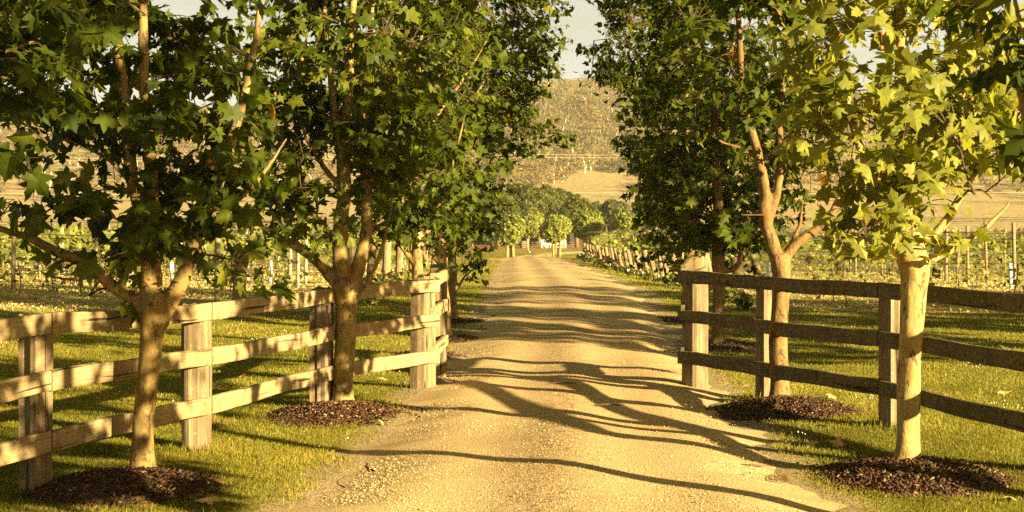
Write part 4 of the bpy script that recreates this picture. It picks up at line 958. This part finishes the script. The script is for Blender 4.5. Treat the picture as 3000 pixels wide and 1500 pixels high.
# clover heads
n = 9000; d = 1/g.uniform(1/34., 1/9.2, n); x = g.uniform(-.37, .37, n)*d
f = np.sin(x*1.6+1.1)*np.sin(d*.9+.4)+.5*np.sin(x*3.9-d*2.1)+.35*(x > 2.4)*(d > 14)*(d < 24)
k = ~on_drive(x, d, .25) & ~in_mulch(x, d, 1.05) & (f > .8) & (d > 12) & (g.uniform(size=n) < .6); x, d = x[k], d[k]; n = len(x); z = gz(x, d)+g.uniform(.03, .06, n)
C = np.stack([x, d, z], 1); r = g.uniform(.004, .009, n)[:, None]
O6 = np.array([(1, 0, 0), (-1, 0, 0), (0, 1, 0), (0, -1, 0), (0, 0, 1), (0, 0, -1)]); O8 = np.array([(0, 2, 4), (2, 1, 4), (1, 3, 4), (3, 0, 4), (2, 0, 5), (1, 2, 5), (3, 1, 5), (0, 3, 5)])
mb = MB(); mb.add((C[:, None]+O6[None]*r[:, None]).reshape(-1, 3), T=(O8[None]+(np.arange(n)*6)[:, None, None]).reshape(-1, 3))
tag(mb.build('clover_flowers', M['petal']), 'white clover heads scattered in the lawn', 'clover', kind='stuff')
# loose stones on the drive
n = 48000; d = 1/g.uniform(1/24., 1/8.6, n); cx_, hw_ = rcx(d), rhw(d)
uu = np.clip(g.normal(0, .75, n), -1.25, 1.25); side = np.where(g.uniform(size=n) < .5, g.choice([-1, 1], n)*g.normal(.95, .16, n), g.normal(-.12, .12, n)*0+g.uniform(-1, 1, n)); uu = side
x = cx_+uu*hw_; pn = np.sin(x*4.1+d*1.1)+np.sin(x*2.3-d*3.3)+np.sin(d*2.1)
k = g.uniform(size=len(x)) < .25+.45*sstep(-1.5, 2, pn)-.72*sstep(.8, 1.1, np.abs(uu)+.05*pn); x, d, uu = x[k], d[k], uu[k]; n = len(x)
z = gz(x, d)+.012+np.where(np.abs(uu) < 1, .06*(1-uu**2)+.012*np.cos(uu*9.4), -.008)
r = g.uniform(.0025, .0068, n)*(1+.15*(np.abs(uu) > .75))*np.where(g.uniform(size=n) < .015, 1.8, 1)
s = g.uniform(.6, 1.3, (n, 6, 1)); C = np.stack([x, d, z+r*.3], 1); th = g.uniform(0, 6.28, n); ct, st = np.cos(th), np.sin(th)
Vl = O6[None]*s*r[:, None, None]*np.array([1.25, .9, .75]); V = np.stack([Vl[..., 0]*ct[:, None]-Vl[..., 1]*st[:, None], Vl[..., 0]*st[:, None]+Vl[..., 1]*ct[:, None], Vl[..., 2]], -1)+C[:, None]
mb = MB(); mb.add(V.reshape(-1, 3), T=(O8[None]+(np.arange(n)*6)[:, None, None]).reshape(-1, 3), tint=np.repeat(np.clip(g.normal(.5, .25, n), 0, 1), 6))
tag(mb.build('gravel_stones', M['stone']), 'loose tan gravel stones on the drive and its edges', 'gravel', kind='stuff')
# weeds between the vines
n = 42000; d = 1/g.uniform(1/75., 1/28., n); x = g.uniform(-.37, .37, n)*d
k = (x > 5.2) | (x < -3.6); x, d = x[k], d[k]; n = len(x); p = np.stack([x, d, gz(x, d)+g.uniform(-.01, .035, n)], 1)
mb = MB(); put_leaves(mb, p, g.normal(size=(n, 3))+[0, 0, .4], g.normal(size=(n, 3))*.8+[.3, -.5, .4], g.uniform(.012, .032, n)*(1+d/60), np.clip(g.normal(.70, .2, n), 0, .95), g, 'quad')
tag(mb.build('vineyard_weeds', M['weed']), 'sunlit yellow weeds covering the soil between the vines', 'weeds', kind='stuff')

# fallen plane leaves, sticks
def fallen(px, py, label, seed, s=.17, n=1):
    g = np.random.default_rng(seed)
    d = 12.
    for _ in range(30): d = F*(EYE-float(gz((px-1500)*d/F, d))-.03)/(py-HZ)
    x = (px-1500)*d/F; org = np.array([x, d, float(gz(x, d))+.05]); mb = MB()
    if on_drive(x, d): org[2] += .03
    for k in range(n):
        put_leaves(mb, (org+g.normal(0, .05*(n > 1), 3)*[1, 1, .1])[None], g.normal(size=(1, 3))*[1, 1, .1], (np.array([0, -.25, 1.])+g.normal(0, .35, 3))[None], np.array([s]), np.array([.5]), g)
    o = mb.build('fallen_leaf', M['dryleaf'], None, org); o.location = org; tag(o, label, 'leaf', 'dry fallen plane leaves')
for k, q in enumerate([(625, 1462, 'big pale dry leaf beside the dark mulch, bottom left', .2), (2300, 1412, 'dry leaf on the gravel edge left of the sunlit trunk mulch', .15), (2380, 1300, 'curled dry leaf in the shaded grass left of the sunlit trunk', .18), (2450, 1297, 'dry leaf next to the mulch of the sunlit trunk', .17), (2430, 1160, 'dry leaf on the grass behind the bottom right rail', .16),
    (2420, 1255, 'tan leaf lying on the edge of the half shaded mulch', .15), (1115, 1112, 'dry leaf under the bottom left rail by the gate post', .16), (2930, 1150, 'dry leaf on the lawn near the right edge', .17), (2930, 1015, 'small leaf far on the right lawn', .15), (2960, 1465, 'dry leaf in sunlit grass at the bottom right corner', .16), (1110, 1235, 'pale leaf on the reddish mulch ring', .12), (710, 1105, 'dry leaf on the lawn between the left fence posts', .15), (2195, 1131, 'small dry leaf beside the right fence foot', .12)]):
    fallen(q[0], q[1], q[2], 80+k, q[3]*.72)
for k, (px, py, lab) in enumerate([(1780, 1193, 'dark stick lying on the shaded part of the drive'), (2200, 1350, 'thin curved twig at the right edge of the drive'), (1650, 1137, 'short twig lying across the drive near the gate')]):
    d = F*1.66/(py-HZ); x = (px-1500)*d/F; z = float(gz(x, d))+.085*(k != 1)+.02*(k == 1); mb = MB()
    V, T, Q, _ = tube(catmull([(x-.12, d+.02, z), (x, d-.02, z+.012), (x+.13, d+.01, z)], 8), np.linspace(.011, .005, 8), 6); mb.add(V, T, Q)
    o = mb.build('stick', M['stick'], None, np.array([x, d, z])); o.location = (x, d, z); tag(o, lab, 'stick', 'sticks on the drive')

# ------------------------------------------------------------------ air
HAZE = 0.00015
if HAZE:
    mb = MB(); box(mb, (0, 700, 74), (2400, 1680, 152)); hz = mb.build('haze', [])
    m, nt = newmat('haze'); v = N(nt, 'ShaderNodeVolumePrincipled'); v.inputs['Density'].default_value = HAZE; v.inputs['Color'].default_value = (.95, .92, .85, 1); v.inputs['Anisotropy'].default_value = .0
    o = N(nt, 'ShaderNodeOutputMaterial'); L(nt, v.outputs[0], o.inputs['Volume']); hz.data.materials.append(m); tag(hz, 'thin golden evening haze', 'haze', kind='stuff')

# ------------------------------------------------------------------ light, sky, camera
sundir = Vector((math.sin(SUN_AZ)*math.cos(SUN_EL), -math.cos(SUN_AZ)*math.cos(SUN_EL), math.sin(SUN_EL)))
sun = bpy.data.lights.new('sun', 'SUN'); sun.energy = 5.0; sun.angle = math.radians(.55); sun.color = (1, .80, .42)
so = bpy.data.objects.new('sun', sun); so.rotation_euler = sundir.to_track_quat('Z', 'Y').to_euler(); COL.objects.link(so)
w = bpy.data.worlds.new('World'); sc.world = w; w.use_nodes = True; nt = w.node_tree; nt.nodes.clear()
sky = N(nt, 'ShaderNodeTexSky', sky_type='NISHITA', sun_disc=False, sun_elevation=SUN_EL, sun_rotation=math.atan2(sundir.x, sundir.y), air_density=1.0, dust_density=2.5, ozone_density=1.0)
bg = N(nt, 'ShaderNodeBackground', i_Strength=.028); out = N(nt, 'ShaderNodeOutputWorld')
tcd = N(nt, 'ShaderNodeTexCoord'); sz_ = N(nt, 'ShaderNodeSeparateXYZ'); L(nt, tcd.outputs['Generated'], sz_.inputs[0])
cl = noise(nt, mapping(nt, tcd.outputs['Generated'], (2, 2, 22)), 1.6, 5, .55)
veil = math_(nt, 'MULTIPLY', mrange(nt, sz_.outputs[2], .12, .24, 1, 0), mrange(nt, cl, .2, .75, .6, 1.))
L(nt, mix(nt, veil, mix(nt, 1.0, sky.outputs[0], (1., .80, .36), 'MULTIPLY'), (4.2, 4.45, 4.35)), bg.inputs[0]); L(nt, bg.outputs[0], out.inputs[0])
cam = bpy.data.cameras.new('camera'); co = bpy.data.objects.new('camera', cam); COL.objects.link(co)
co.location = (0, 0, EYE); co.rotation_euler = (math.radians(90), 0, 0); cam.sensor_width = 36; cam.lens = F/3000*36
cam.shift_y = -(750-HZ)/3000; cam.clip_end = 6000; cam.clip_start = .05
cam.dof.use_dof = True; cam.dof.focus_distance = 13.5; cam.dof.aperture_fstop = 9
sc.camera = co
vs = sc.view_settings; vs.view_transform = 'Standard'; vs.look = 'None'; vs.exposure = 2.45; vs.gamma = 1
sc.render.engine = 'CYCLES'; cy = sc.cycles; cy.use_denoising = False; cy.denoising_prefilter = 'ACCURATE'; cy.max_bounces = 6; cy.diffuse_bounces = 3; cy.transmission_bounces = 3; cy.volume_bounces = 0; cy.sample_clamp_indirect = 6
